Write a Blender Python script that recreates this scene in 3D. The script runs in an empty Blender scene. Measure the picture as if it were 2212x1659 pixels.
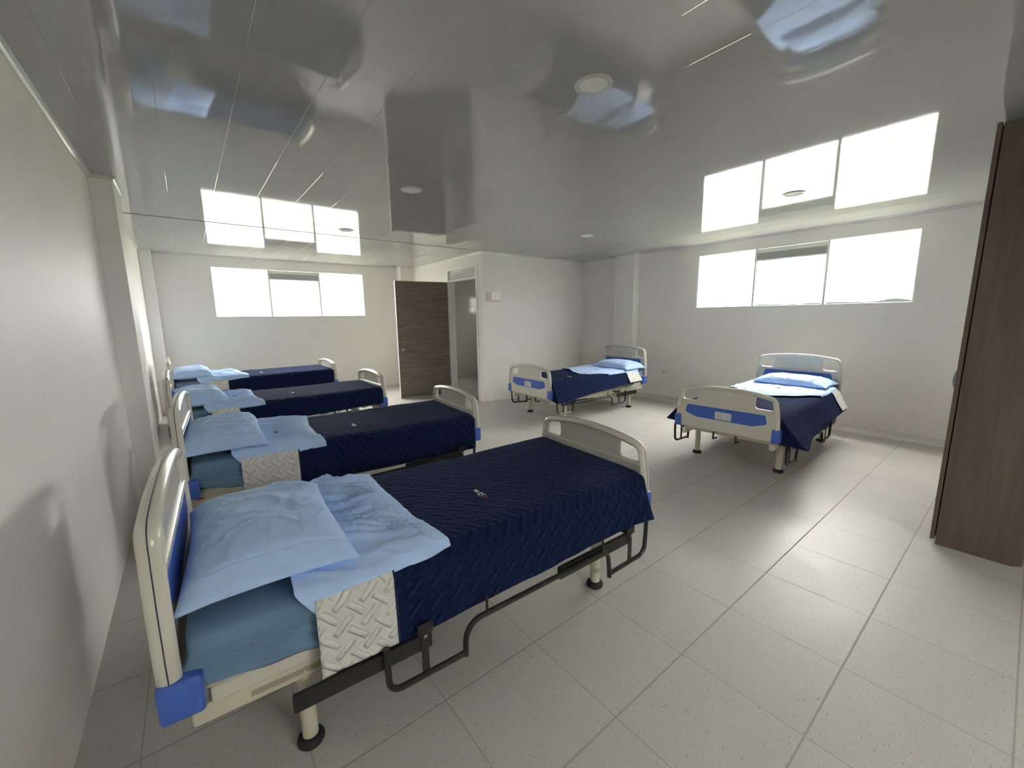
import bpy, bmesh, math
import numpy as np
from mathutils import Vector, Matrix, Euler

C = bpy.context.scene.collection
SC = bpy.context.scene

# ------------------------------------------------------------------ camera
F_PX, YAW, PITCH, ROLL, CAM_H = 883.49, 0.665647, -0.162278, -0.012505, 1.4433
cam_data = bpy.data.cameras.new('camera')
cam_data.sensor_fit = 'HORIZONTAL'
cam_data.sensor_width = 36.0
cam_data.lens = F_PX * 36.0 / 2212.0
cam_data.clip_start = 0.02
cam_data.clip_end = 3000
cam = bpy.data.objects.new('camera', cam_data)
C.objects.link(cam)
fw = Vector((math.sin(YAW) * math.cos(PITCH), math.cos(YAW) * math.cos(PITCH), math.sin(PITCH)))
rt = Vector((math.cos(YAW), -math.sin(YAW), 0))
up = rt.cross(fw)
r2 = math.cos(ROLL) * rt + math.sin(ROLL) * up
u2 = -math.sin(ROLL) * rt + math.cos(ROLL) * up
m = Matrix.Identity(4)
for i in range(3):
    m[i][0], m[i][1], m[i][2] = r2[i], u2[i], -fw[i]
m.translation = Vector((0, 0, CAM_H))
cam.matrix_world = m
SC.camera = cam

# ------------------------------------------------------------------ sky and exposure
SKY = 15.0
world = bpy.data.worlds.new('overcast_sky')
SC.world = world
world.use_nodes = True
wt = world.node_tree
wt.nodes.clear()
wo = wt.nodes.new('ShaderNodeOutputWorld')
wb = wt.nodes.new('ShaderNodeBackground')
wc = wt.nodes.new('ShaderNodeTexCoord')
ws = wt.nodes.new('ShaderNodeSeparateXYZ')
wr = wt.nodes.new('ShaderNodeValToRGB')
wt.links.new(wc.outputs['Generated'], ws.inputs[0])
wt.links.new(ws.outputs['Z'], wr.inputs[0])
wr.color_ramp.elements[0].position = 0.0
# overcast sky: three times as bright overhead as at the horizon
wr.color_ramp.elements[0].color = (0.165, 0.158, 0.153, 1)
wr.color_ramp.elements[1].position = 1.0
wr.color_ramp.elements[1].color = (1.0, 0.935, 0.90, 1)
wb.inputs['Strength'].default_value = SKY
wt.links.new(wr.outputs[0], wb.inputs['Color'])
wt.links.new(wb.outputs[0], wo.inputs['Surface'])
SC.view_settings.view_transform = 'Standard'
SC.view_settings.look = 'None'
SC.view_settings.gamma = 1.0
SC.view_settings.use_curve_mapping = False
SC.view_settings.exposure = 2.2
SC.cycles.max_bounces = 16
SC.cycles.diffuse_bounces = 10
SC.cycles.glossy_bounces = 6
SC.cycles.transparent_max_bounces = 12
SC.cycles.sample_clamp_indirect = 12.0


# ------------------------------------------------------------------ materials
def new_mat(name):
    mt = bpy.data.materials.new(name)
    mt.use_nodes = True
    nt = mt.node_tree
    b = nt.nodes['Principled BSDF']
    return mt, nt, b


def nd(nt, t, **kw):
    n = nt.nodes.new(t)
    for k, v in kw.items():
        if k in ('operation', 'blend_type', 'feature', 'data_type', 'noise_dimensions', 'voronoi_dimensions', 'distance'):
            setattr(n, k, v)
        else:
            n.inputs[k].default_value = v
    return n


def plain(name, col, rough=0.5, metal=0.0, spec=0.5, noise=0.04, nscale=30, bump=0.0, bscale=200, coat=0.0, sheen=0.0):
    mt, nt, b = new_mat(name)
    tc = nd(nt, 'ShaderNodeTexCoord')
    nz = nd(nt, 'ShaderNodeTexNoise', Scale=nscale, Detail=4.0)
    nt.links.new(tc.outputs['Object'], nz.inputs['Vector'])
    rp = nd(nt, 'ShaderNodeValToRGB')
    rp.color_ramp.elements[0].position = 0.3
    rp.color_ramp.elements[1].position = 0.7
    rp.color_ramp.elements[0].color = tuple(c * (1 - noise) for c in col) + (1,)
    rp.color_ramp.elements[1].color = tuple(min(1, c * (1 + noise)) for c in col) + (1,)
    nt.links.new(nz.outputs['Fac'], rp.inputs[0])
    nt.links.new(rp.outputs[0], b.inputs['Base Color'])
    b.inputs['Roughness'].default_value = rough
    b.inputs['Metallic'].default_value = metal
    b.inputs['Specular IOR Level'].default_value = spec
    b.inputs['Coat Weight'].default_value = coat
    b.inputs['Coat Roughness'].default_value = 0.06
    b.inputs['Sheen Weight'].default_value = sheen
    if bump:
        n2 = nd(nt, 'ShaderNodeTexNoise', Scale=bscale, Detail=3.0)
        nt.links.new(tc.outputs['Object'], n2.inputs['Vector'])
        bp = nd(nt, 'ShaderNodeBump', Strength=bump, Distance=0.002)
        nt.links.new(n2.outputs['Fac'], bp.inputs['Height'])
        nt.links.new(bp.outputs[0], b.inputs['Normal'])
    return mt


def mth(nt, op, a, b=None, c=None):
    n = nt.nodes.new('ShaderNodeMath')
    n.operation = op
    for i, v in enumerate((a, b, c)):
        if v is None:
            continue
        if isinstance(v, (int, float)):
            n.inputs[i].default_value = v
        else:
            nt.links.new(v, n.inputs[i])
    return n.outputs[0]


def woven_height(nt, uvsock, p):
    """plain-weave emboss: raised bars at 45 degrees, crossing turn about, flat squares between; p = pitch in metres"""
    sp = nd(nt, 'ShaderNodeSeparateXYZ')
    nt.links.new(uvsock, sp.inputs[0])
    k = 0.70711 / p
    a = mth(nt, 'MULTIPLY', mth(nt, 'ADD', sp.outputs[0], sp.outputs[1]), k)
    b = mth(nt, 'MULTIPLY', mth(nt, 'SUBTRACT', sp.outputs[1], sp.outputs[0]), k)
    ia, ib = mth(nt, 'ROUND', a), mth(nt, 'ROUND', b)
    fa = mth(nt, 'ABSOLUTE', mth(nt, 'SUBTRACT', a, ia))
    fb = mth(nt, 'ABSOLUTE', mth(nt, 'SUBTRACT', b, ib))
    par = mth(nt, 'FLOORED_MODULO', mth(nt, 'ADD', ia, ib), 2.0)
    par = mth(nt, 'GREATER_THAN', par, 0.5)
    inv = mth(nt, 'SUBTRACT', 1.0, par)
    al = mth(nt, 'ADD', mth(nt, 'MULTIPLY', fa, par), mth(nt, 'MULTIPLY', fb, inv))
    ac = mth(nt, 'ADD', mth(nt, 'MULTIPLY', fb, par), mth(nt, 'MULTIPLY', fa, inv))

    def dome(x):
        r = mth(nt, 'DIVIDE', x, 0.20)
        return mth(nt, 'POWER', mth(nt, 'MAXIMUM', mth(nt, 'SUBTRACT', 1.0, mth(nt, 'MULTIPLY', r, r)), 0.0), 0.7)
    own = dome(ac)
    tip = nd(nt, 'ShaderNodeMapRange')
    tip.inputs[1].default_value = 0.34
    tip.inputs[2].default_value = 0.50
    nt.links.new(ac, tip.inputs[0])
    nb = mth(nt, 'MULTIPLY', dome(al), tip.outputs[0])
    return mth(nt, 'MAXIMUM', own, nb), a, b


def quilt_mat(name, col, w, dist, holes=False, sheen=0.0):
    mt, nt, b = new_mat(name)
    uv = nd(nt, 'ShaderNodeTexCoord')
    wob = nd(nt, 'ShaderNodeTexNoise', Scale=9.0, Detail=2.0)
    nt.links.new(uv.outputs['UV'], wob.inputs['Vector'])
    vm = nd(nt, 'ShaderNodeVectorMath', operation='MULTIPLY_ADD')
    nt.links.new(wob.outputs['Color'], vm.inputs[0])
    vm.inputs[1].default_value = (0.012, 0.012, 0)
    nt.links.new(uv.outputs['UV'], vm.inputs[2])
    h, ca, cb_ = woven_height(nt, vm.outputs[0], w)
    # fine rib between the stitch lines
    sp = nd(nt, 'ShaderNodeSeparateXYZ')
    nt.links.new(uv.outputs['UV'], sp.inputs[0])
    rib = mth(nt, 'SINE', mth(nt, 'MULTIPLY', sp.outputs[0], 2 * math.pi / 0.0042))
    rib2 = mth(nt, 'SINE', mth(nt, 'MULTIPLY', sp.outputs[1], 2 * math.pi / 0.0042))
    pin = mth(nt, 'MULTIPLY', mth(nt, 'SINE', mth(nt, 'MULTIPLY', ca, 2 * math.pi * 8)), mth(nt, 'SINE', mth(nt, 'MULTIPLY', cb_, 2 * math.pi * 8)))
    pin = mth(nt, 'ABSOLUTE', pin)
    hh = mth(nt, 'ADD', h, mth(nt, 'MULTIPLY', rib if not holes else pin, 0.05))
    nz = nd(nt, 'ShaderNodeTexNoise', Scale=60.0, Detail=3.0)
    nt.links.new(uv.outputs['UV'], nz.inputs['Vector'])
    hh = mth(nt, 'ADD', hh, mth(nt, 'MULTIPLY', nz.outputs['Fac'], 0.35))
    bp = nd(nt, 'ShaderNodeBump', Strength=1.0, Distance=dist)
    nt.links.new(hh, bp.inputs['Height'])
    nt.links.new(bp.outputs[0], b.inputs['Normal'])
    mx = nd(nt, 'ShaderNodeMix', data_type='RGBA')
    mx.inputs[6].default_value = tuple(c * 0.88 for c in col) + (1,)
    mx.inputs[7].default_value = tuple(min(1, c * 1.08) for c in col) + (1,)
    nt.links.new(nz.outputs['Fac'], mx.inputs[0])
    outc = mx.outputs[2]
    if holes:   # pin-holes stitched beside the bars
        flat = mth(nt, 'LESS_THAN', h, 0.10)
        pit = mth(nt, 'GREATER_THAN', pin, 0.72)
        fac = mth(nt, 'MULTIPLY', mth(nt, 'MULTIPLY', flat, pit), 0.55)
        m2 = nd(nt, 'ShaderNodeMix', data_type='RGBA')
        nt.links.new(fac, m2.inputs[0])
        nt.links.new(outc, m2.inputs[6])
        m2.inputs[7].default_value = tuple(c * 0.35 for c in col) + (1,)
        outc = m2.outputs[2]
    nt.links.new(outc, b.inputs['Base Color'])
    b.inputs['Roughness'].default_value = 0.85
    b.inputs['Specular IOR Level'].default_value = 0.03
    b.inputs['Sheen Weight'].default_value = sheen
    b.inputs['Sheen Roughness'].default_value = 0.5
    b.inputs['Sheen Tint'].default_value = (0.5, 0.6, 0.9, 1)
    return mt


def floor_mat():
    mt, nt, b = new_mat('speckled_floor_tile')
    tc = nd(nt, 'ShaderNodeTexCoord')
    sp = nd(nt, 'ShaderNodeSeparateXYZ')
    nt.links.new(tc.outputs['Object'], sp.inputs[0])
    T = 0.45

    def grout(sock, off, wdt):
        f = mth(nt, 'FRACT', mth(nt, 'DIVIDE', mth(nt, 'SUBTRACT', sock, off), T))
        d = mth(nt, 'MULTIPLY', mth(nt, 'MINIMUM', f, mth(nt, 'SUBTRACT', 1.0, f)), T)
        mr = nd(nt, 'ShaderNodeMapRange')
        mr.inputs[1].default_value = wdt * 0.5
        mr.inputs[2].default_value = wdt * 0.5 + 0.0015
        mr.inputs[3].default_value = 1.0
        mr.inputs[4].default_value = 0.0
        nt.links.new(d, mr.inputs[0])
        return mr.outputs[0]
    gx = grout(sp.outputs[0], 1.9724, 0.0022)
    gy = grout(sp.outputs[1], 0.7776, 0.0045)
    g = mth(nt, 'MAXIMUM', gx, gy)
    # tile to tile tone
    ix = mth(nt, 'FLOOR', mth(nt, 'DIVIDE', mth(nt, 'SUBTRACT', sp.outputs[0], 1.9724), T))
    iy = mth(nt, 'FLOOR', mth(nt, 'DIVIDE', mth(nt, 'SUBTRACT', sp.outputs[1], 0.7776), T))
    cb = nd(nt, 'ShaderNodeCombineXYZ')
    nt.links.new(ix, cb.inputs[0])
    nt.links.new(iy, cb.inputs[1])
    wn = nd(nt, 'ShaderNodeTexWhiteNoise')
    nt.links.new(cb.outputs[0], wn.inputs['Vector'])
    # base tone and flecks
    n1 = nd(nt, 'ShaderNodeTexNoise', Scale=7.0, Detail=5.0)
    nt.links.new(tc.outputs['Object'], n1.inputs['Vector'])
    mx = nd(nt, 'ShaderNodeMix', data_type='RGBA')
    mx.inputs[6].default_value = (0.485, 0.475, 0.445, 1)
    mx.inputs[7].default_value = (0.545, 0.535, 0.505, 1)
    nt.links.new(mth(nt, 'ADD', mth(nt, 'MULTIPLY', n1.outputs['Fac'], 0.6), mth(nt, 'MULTIPLY', wn.outputs['Value'], 0.4)), mx.inputs[0])
    n2 = nd(nt, 'ShaderNodeTexNoise', Scale=260.0, Detail=2.0)
    nt.links.new(tc.outputs['Object'], n2.inputs['Vector'])
    mr = nd(nt, 'ShaderNodeMapRange')
    mr.inputs[1].default_value = 0.56
    mr.inputs[2].default_value = 0.66
    nt.links.new(n2.outputs['Fac'], mr.inputs[0])
    mx2 = nd(nt, 'ShaderNodeMix', data_type='RGBA')
    nt.links.new(mth(nt, 'MULTIPLY', mr.outputs[0], 0.6), mx2.inputs[0])
    nt.links.new(mx.outputs[2], mx2.inputs[6])
    mx2.inputs[7].default_value = (0.33, 0.32, 0.29, 1)
    mp = nd(nt, 'ShaderNodeMapping')
    mp.inputs['Rotation'].default_value = (0, 0, 0.7)
    mp.inputs['Scale'].default_value = (55, 150, 1)
    nt.links.new(tc.outputs['Object'], mp.inputs['Vector'])
    n3 = nd(nt, 'ShaderNodeTexNoise', Scale=1.0, Detail=1.0)
    nt.links.new(mp.outputs[0], n3.inputs['Vector'])
    mr3 = nd(nt, 'ShaderNodeMapRange')
    mr3.inputs[1].default_value = 0.66
    mr3.inputs[2].default_value = 0.72
    nt.links.new(n3.outputs['Fac'], mr3.inputs[0])
    mx3 = nd(nt, 'ShaderNodeMix', data_type='RGBA')
    nt.links.new(mth(nt, 'MULTIPLY', mr3.outputs[0], 0.6), mx3.inputs[0])
    nt.links.new(mx2.outputs[2], mx3.inputs[6])
    mx3.inputs[7].default_value = (0.22, 0.21, 0.19, 1)
    mx4 = nd(nt, 'ShaderNodeMix', data_type='RGBA')
    nt.links.new(mth(nt, 'MULTIPLY', g, 0.75), mx4.inputs[0])
    nt.links.new(mx3.outputs[2], mx4.inputs[6])
    mx4.inputs[7].default_value = (0.31, 0.30, 0.275, 1)
    nt.links.new(mx4.outputs[2], b.inputs['Base Color'])
    # patchy polish
    n4 = nd(nt, 'ShaderNodeTexNoise', Scale=3.2, Detail=6.0, Roughness=0.65)
    nt.links.new(tc.outputs['Object'], n4.inputs['Vector'])
    mr4 = nd(nt, 'ShaderNodeMapRange')
    mr4.inputs[1].default_value = 0.40
    mr4.inputs[2].default_value = 0.60
    mr4.inputs[3].default_value = 0.34
    mr4.inputs[4].default_value = 0.40
    nt.links.new(n4.outputs['Fac'], mr4.inputs[0])
    nt.links.new(mth(nt, 'ADD', mr4.outputs[0], mth(nt, 'MULTIPLY', g, 0.3)), b.inputs['Roughness'])
    bp = nd(nt, 'ShaderNodeBump', Strength=0.6, Distance=0.0015)
    nt.links.new(mth(nt, 'SUBTRACT', 1.0, g), bp.inputs['Height'])
    nt.links.new(bp.outputs[0], b.inputs['Normal'])
    b.inputs['Specular IOR Level'].default_value = 0.22
    return mt


def ceiling_mat():
    mt, nt, b = new_mat('glossy_ceiling_panels')
    tc = nd(nt, 'ShaderNodeTexCoord')
    sp = nd(nt, 'ShaderNodeSeparateXYZ')
    nt.links.new(tc.outputs['Object'], sp.inputs[0])
    W_ = 0.305
    t = mth(nt, 'DIVIDE', sp.outputs[0], W_)
    f = mth(nt, 'FRACT', t)
    d = mth(nt, 'MULTIPLY', mth(nt, 'MINIMUM', f, mth(nt, 'SUBTRACT', 1.0, f)), W_)
    mr = nd(nt, 'ShaderNodeMapRange')
    mr.inputs[1].default_value = 0.0
    mr.inputs[2].default_value = 0.0022
    nt.links.new(d, mr.inputs[0])
    # each panel carries its own slight sag
    arch = mth(nt, 'MULTIPLY', mth(nt, 'SINE', mth(nt, 'MULTIPLY', f, math.pi)), 0.10)
    n1 = nd(nt, 'ShaderNodeTexNoise', Scale=0.8, Detail=1.0)
    nt.links.new(tc.outputs['Object'], n1.inputs['Vector'])
    wave = mth(nt, 'MULTIPLY', n1.outputs['Fac'], 0.5)
    h = mth(nt, 'ADD', mth(nt, 'ADD', mth(nt, 'MULTIPLY', mr.outputs[0], 0.45), arch), wave)
    bp = nd(nt, 'ShaderNodeBump', Strength=1.0, Distance=0.0012)
    nt.links.new(h, bp.inputs['Height'])
    nt.links.new(bp.outputs[0], b.inputs['Normal'])
    mx = nd(nt, 'ShaderNodeMix', data_type='RGBA')
    mx.inputs[6].default_value = (0.41, 0.41, 0.40, 1)
    mx.inputs[7].default_value = CEIL_COL
    nt.links.new(mr.outputs[0], mx.inputs[0])
    nt.links.new(mx.outputs[2], b.inputs['Base Color'])
    b.inputs['Roughness'].default_value = 0.045
    b.inputs['IOR'].default_value = 1.95
    return mt


def wood_mat(name, dark, light, axis_scale, rough=0.5):
    mt, nt, b = new_mat(name)
    tc = nd(nt, 'ShaderNodeTexCoord')
    mp = nd(nt, 'ShaderNodeMapping')
    mp.inputs['Scale'].default_value = axis_scale
    nt.links.new(tc.outputs['Object'], mp.inputs['Vector'])
    n1 = nd(nt, 'ShaderNodeTexNoise', Scale=1.0, Detail=7.0, Roughness=0.62, Distortion=0.6)
    nt.links.new(mp.outputs[0], n1.inputs['Vector'])
    rp = nd(nt, 'ShaderNodeValToRGB')
    rp.color_ramp.elements[0].position = 0.28
    rp.color_ramp.elements[1].position = 0.74
    rp.color_ramp.elements[0].color = dark + (1,)
    rp.color_ramp.elements[1].color = light + (1,)
    nt.links.new(n1.outputs['Fac'], rp.inputs[0])
    nt.links.new(rp.outputs[0], b.inputs['Base Color'])
    b.inputs['Roughness'].default_value = rough
    bp = nd(nt, 'ShaderNodeBump', Strength=0.25, Distance=0.001)
    nt.links.new(n1.outputs['Fac'], bp.inputs['Height'])
    nt.links.new(bp.outputs[0], b.inputs['Normal'])
    return mt


def tile_wall_mat():
    mt, nt, b = new_mat('glazed_wall_tile')
    tc = nd(nt, 'ShaderNodeTexCoord')
    sp = nd(nt, 'ShaderNodeSeparateXYZ')
    nt.links.new(tc.outputs['Object'], sp.inputs[0])
    ds = []
    for s, T in ((mth(nt, 'ADD', sp.outputs[0], sp.outputs[1]), 0.45), (sp.outputs[2], 0.25)):
        f = mth(nt, 'FRACT', mth(nt, 'DIVIDE', s, T))
        ds.append(mth(nt, 'MULTIPLY', mth(nt, 'MINIMUM', f, mth(nt, 'SUBTRACT', 1.0, f)), T))
    g = mth(nt, 'LESS_THAN', mth(nt, 'MINIMUM', ds[0], ds[1]), 0.0015)
    mx = nd(nt, 'ShaderNodeMix', data_type='RGBA')
    mx.inputs[6].default_value = (0.66, 0.65, 0.60, 1)
    mx.inputs[7].default_value = (0.45, 0.44, 0.40, 1)
    nt.links.new(g, mx.inputs[0])
    nt.links.new(mx.outputs[2], b.inputs['Base Color'])
    b.inputs['Roughness'].default_value = 0.12
    return mt


def glass_mat():
    mt, nt, b = new_mat('clear_window_glass')
    nt.nodes.remove(b)
    out = nt.nodes['Material Output']
    tr = nd(nt, 'ShaderNodeBsdfTransparent')
    tr.inputs[0].default_value = (0.96, 0.98, 0.97, 1)
    gl = nd(nt, 'ShaderNodeBsdfGlossy')
    gl.inputs['Roughness'].default_value = 0.02
    nz = nd(nt, 'ShaderNodeTexNoise', Scale=4.0, Detail=3.0)
    mr = nd(nt, 'ShaderNodeMapRange')
    mr.inputs[3].default_value = 0.03
    mr.inputs[4].default_value = 0.07
    nt.links.new(nz.outputs['Fac'], mr.inputs[0])
    mx = nd(nt, 'ShaderNodeMixShader')
    nt.links.new(mr.outputs[0], mx.inputs[0])
    nt.links.new(tr.outputs[0], mx.inputs[1])
    nt.links.new(gl.outputs[0], mx.inputs[2])
    nt.links.new(mx.outputs[0], out.inputs['Surface'])
    return mt


CEIL_COL = (0.45, 0.45, 0.44, 1)
M = dict(
    wall=plain('white_wall_paint', (0.875, 0.86, 0.83), 0.55, spec=0.25, noise=0.015, nscale=3, bump=0.12, bscale=90),
    floor=floor_mat(), ceiling=ceiling_mat(),
    cove=plain('pale_floor_cove', (0.72, 0.70, 0.67), 0.4, noise=0.03),
    trim=plain('white_plastic_trim', (0.72, 0.72, 0.71), 0.16, noise=0.01),
    joint=plain('grey_joint_strip', (0.25, 0.25, 0.25), 0.35, noise=0.02),
    alu=plain('white_aluminium_frame', (0.86, 0.86, 0.84), 0.35, noise=0.01),
    alu_grey=plain('grey_aluminium_sash', (0.42, 0.43, 0.42), 0.4, noise=0.02),
    glass=glass_mat(),
    door=wood_mat('dark_oak_laminate', (0.13, 0.104, 0.081), (0.29, 0.243, 0.20), (2.2, 2.2, 24), 0.42),
    ward=wood_mat('brown_wardrobe_laminate', (0.085, 0.060, 0.047), (0.15, 0.112, 0.09), (16, 16, 1.3), 0.45),
    steel=plain('brushed_steel', (0.62, 0.61, 0.60), 0.25, metal=1.0, noise=0.03, nscale=80),
    tile=tile_wall_mat(),
    threshold=plain('grey_stone_threshold', (0.18, 0.175, 0.17), 0.35, noise=0.2, nscale=40),
    abs_=plain('cream_plastic', (0.62, 0.60, 0.52), 0.22, noise=0.015, nscale=12),
    cream=plain('cream_painted_steel', (0.60, 0.56, 0.44), 0.32, noise=0.02),
    cream_dark=plain('shaded_slot_steel', (0.36, 0.32, 0.23), 0.4, noise=0.03),
    blue=plain('cobalt_blue_plastic', (0.060, 0.135, 0.50), 0.30, noise=0.03, bump=0.15, bscale=700),
    black=plain('black_painted_steel', (0.018, 0.018, 0.017), 0.36, noise=0.15, nscale=60),
    rubber=plain('black_rubber', (0.008, 0.008, 0.008), 0.65, noise=0.1),
    seam=plain('dark_seam', (0.03, 0.04, 0.07), 0.6, noise=0.05),
    sheet=plain('light_blue_cotton', (0.45, 0.625, 0.94), 0.88, spec=0.08, noise=0.05, nscale=14, bump=0.25, bscale=900, sheen=0.15),
    mattress=plain('blue_fitted_sheet_cotton', (0.15, 0.255, 0.37), 0.88, spec=0.08, noise=0.05, nscale=10, bump=0.25, bscale=900, sheen=0.1),
    navy=quilt_mat('navy_quilted_cotton', (0.0085, 0.0175, 0.060), 0.060, 0.011, sheen=0.07),
    white_quilt=quilt_mat('white_quilted_cotton', (0.76, 0.75, 0.72), 0.061, 0.010, holes=True),
    piping=plain('navy_binding', (0.008, 0.014, 0.055), 0.85, noise=0.1, nscale=200),
    stitch=plain('pale_blue_stitching', (0.36, 0.50, 0.76), 0.9, spec=0.05, noise=0.05),
    thread_light=plain('pale_green_thread', (0.55, 0.68, 0.55), 0.7, noise=0.1, nscale=300),
    thread_green=plain('dark_green_thread', (0.02, 0.085, 0.05), 0.7, noise=0.15, nscale=300),
    thread_red=plain('dull_red_thread', (0.16, 0.03, 0.04), 0.7, noise=0.15, nscale=300),
    paper=plain('white_paper', (0.66, 0.67, 0.68), 0.7, noise=0.05, nscale=120),
    ink=plain('grey_ink', (0.38, 0.38, 0.40), 0.7, noise=0.2, nscale=200),
    sign=plain('pale_sign_board', (0.80, 0.76, 0.76), 0.35, noise=0.02),
    sign_pink=plain('pink_sign_band', (0.70, 0.42, 0.36), 0.35, noise=0.08, nscale=60),
    sign_mark=plain('mauve_sign_print', (0.34, 0.25, 0.28), 0.4, noise=0.05),
    sign_faint=plain('faint_pink_print', (0.68, 0.58, 0.60), 0.4, noise=0.05),
    plate=plain('white_switch_plate', (0.80, 0.79, 0.76), 0.3, noise=0.01),
    slot=plain('dark_socket_slot', (0.05, 0.05, 0.05), 0.5, noise=0.05),
    diffuser=plain('opal_lamp_diffuser', (0.88, 0.87, 0.84), 0.6, noise=0.01),
    ring=plain('grey_lamp_ring', (0.60, 0.60, 0.59), 0.3, noise=0.01),
    soil=plain('dry_ground', (0.10, 0.11, 0.07), 0.95, noise=0.3, nscale=0.05),
    hill=plain('hazy_hillside', (0.0078, 0.0096, 0.0090), 0.95, spec=0.0, noise=0.25, nscale=0.02),
)


# ------------------------------------------------------------------ mesh helpers
def link(name, me, mat, parent=None):
    o = bpy.data.objects.new(name, me)
    C.objects.link(o)
    if mat is not None:
        for mm in (mat if isinstance(mat, (list, tuple)) else [mat]):
            me.materials.append(mm)
    if parent is not None:
        o.parent = parent
    return o


def smooth(me, angle=None):
    for p in me.polygons:
        p.use_smooth = True
    if angle is not None:
        bm = bmesh.new()
        bm.from_mesh(me)
        for e in bm.edges:
            if len(e.link_faces) == 2 and e.calc_face_angle(0) > angle:
                e.smooth = False
        bm.to_mesh(me)
        bm.free()


class MB:
    """collects boxes, tubes and lathes and links them as one mesh"""
    def __init__(self):
        self.bm = bmesh.new()

    def box(self, lo, hi, bevel=0.0, seg=2, mat=0, rot=None):
        c = [(a + b) / 2 for a, b in zip(lo, hi)]
        s = [abs(b - a) for a, b in zip(lo, hi)]
        r = bmesh.ops.create_cube(self.bm, size=1.0)
        vs = r['verts']
        bmesh.ops.scale(self.bm, vec=s, verts=vs)
        if bevel:
            es = list({e for v in vs for e in v.link_edges})
            rb = bmesh.ops.bevel(self.bm, geom=es, offset=min(bevel, min(s) * 0.49), segments=seg, profile=0.5, affect='EDGES')
            vs = list({v for f in rb['faces'] for v in f.verts} | {v for v in vs if v.is_valid})
        if rot is not None:
            bmesh.ops.rotate(self.bm, cent=(0, 0, 0), matrix=rot, verts=vs)
        bmesh.ops.translate(self.bm, vec=c, verts=vs)
        for f in {f for v in vs for f in v.link_faces}:
            f.material_index = mat
        return self

    def tube(self, pts, r, n=10, cap=True, mat=0, flat=None):
        """sweep a circle (or an ellipse (r, flat)) along pts"""
        pts = [Vector(p) for p in pts]
        prev = None
        rings = []
        for i, p in enumerate(pts):
            if i == 0:
                t = pts[1] - p
            elif i == len(pts) - 1:
                t = p - pts[i - 1]
            else:
                t = (pts[i + 1] - p).normalized() + (p - pts[i - 1]).normalized()
            t.normalize()
            if prev is None:
                a = Vector((0, 0, 1)) if abs(t.z) < 0.9 else Vector((0, 1, 0))
                nrm = (a - t * a.dot(t)).normalized()
            else:
                nrm = (prev - t * prev.dot(t)).normalized()
            prev = nrm
            bn = t.cross(nrm)
            rr = r if flat is None else flat
            rings.append([self.bm.verts.new(p + nrm * (math.cos(2 * math.pi * k / n) * r) + bn * (math.sin(2 * math.pi * k / n) * rr)) for k in range(n)])
        for a, b in zip(rings, rings[1:]):
            for k in range(n):
                f = self.bm.faces.new((a[k], a[(k + 1) % n], b[(k + 1) % n], b[k]))
                f.material_index = mat
        if cap:
            self.bm.faces.new(list(reversed(rings[0]))).material_index = mat
            self.bm.faces.new(rings[-1]).material_index = mat
        return self

    def lathe(self, prof, cx, cy, n=28, mat=0):
        """profile of (radius, z) turned about a vertical axis"""
        rings = []
        for r, z in prof:
            if r < 1e-6:
                rings.append([self.bm.verts.new((cx, cy, z))])
            else:
                rings.append([self.bm.verts.new((cx + r * math.cos(2 * math.pi * k / n), cy + r * math.sin(2 * math.pi * k / n), z)) for k in range(n)])
        for a, b in zip(rings, rings[1:]):
            for k in range(n):
                q = (k + 1) % n
                if len(a) == 1 and len(b) == 1:
                    continue
                if len(a) == 1:
                    f = self.bm.faces.new((a[0], b[q], b[k]))
                elif len(b) == 1:
                    f = self.bm.faces.new((a[k], a[q], b[0]))
                else:
                    f = self.bm.faces.new((a[k], a[q], b[q], b[k]))
                f.material_index = mat
        return self

    def prism(self, poly, axis, a, b, mat=0):
        """extrude a polygon of 2D points along axis (0,1,2) from a to b"""
        def P(p, t):
            return {0: (t, p[0], p[1]), 1: (p[0], t, p[1]), 2: (p[0], p[1], t)}[axis]
        v0 = [self.bm.verts.new(P(p, a)) for p in poly]
        v1 = [self.bm.verts.new(P(p, b)) for p in poly]
        n = len(poly)
        self.bm.faces.new(v0).material_index = mat
        self.bm.faces.new(list(reversed(v1))).material_index = mat
        for i in range(n):
            self.bm.faces.new((v0[i], v1[i], v1[(i + 1) % n], v0[(i + 1) % n])).material_index = mat
        return self

    def build(self, name, mat, parent=None, smooth_angle=0.6):
        bmesh.ops.recalc_face_normals(self.bm, faces=self.bm.faces)
        me = bpy.data.meshes.new(name)
        self.bm.to_mesh(me)
        self.bm.free()
        if smooth_angle is not None:
            smooth(me, smooth_angle)
        return link(name, me, mat, parent)


def struct(o):
    o['kind'] = 'structure'
    return o


def tag(o, label, cat, group=None):
    o['label'] = label
    o['category'] = cat
    if group:
        o['group'] = group
    return o


def thing(name, label, cat, loc=(0, 0, 0), rotz=0.0, group=None):
    o = bpy.data.objects.new(name, None)
    o.empty_display_size = 0.1
    C.objects.link(o)
    o.location = loc
    o.rotation_euler = (0, 0, rotz)
    return tag(o, label, cat, group)


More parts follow.
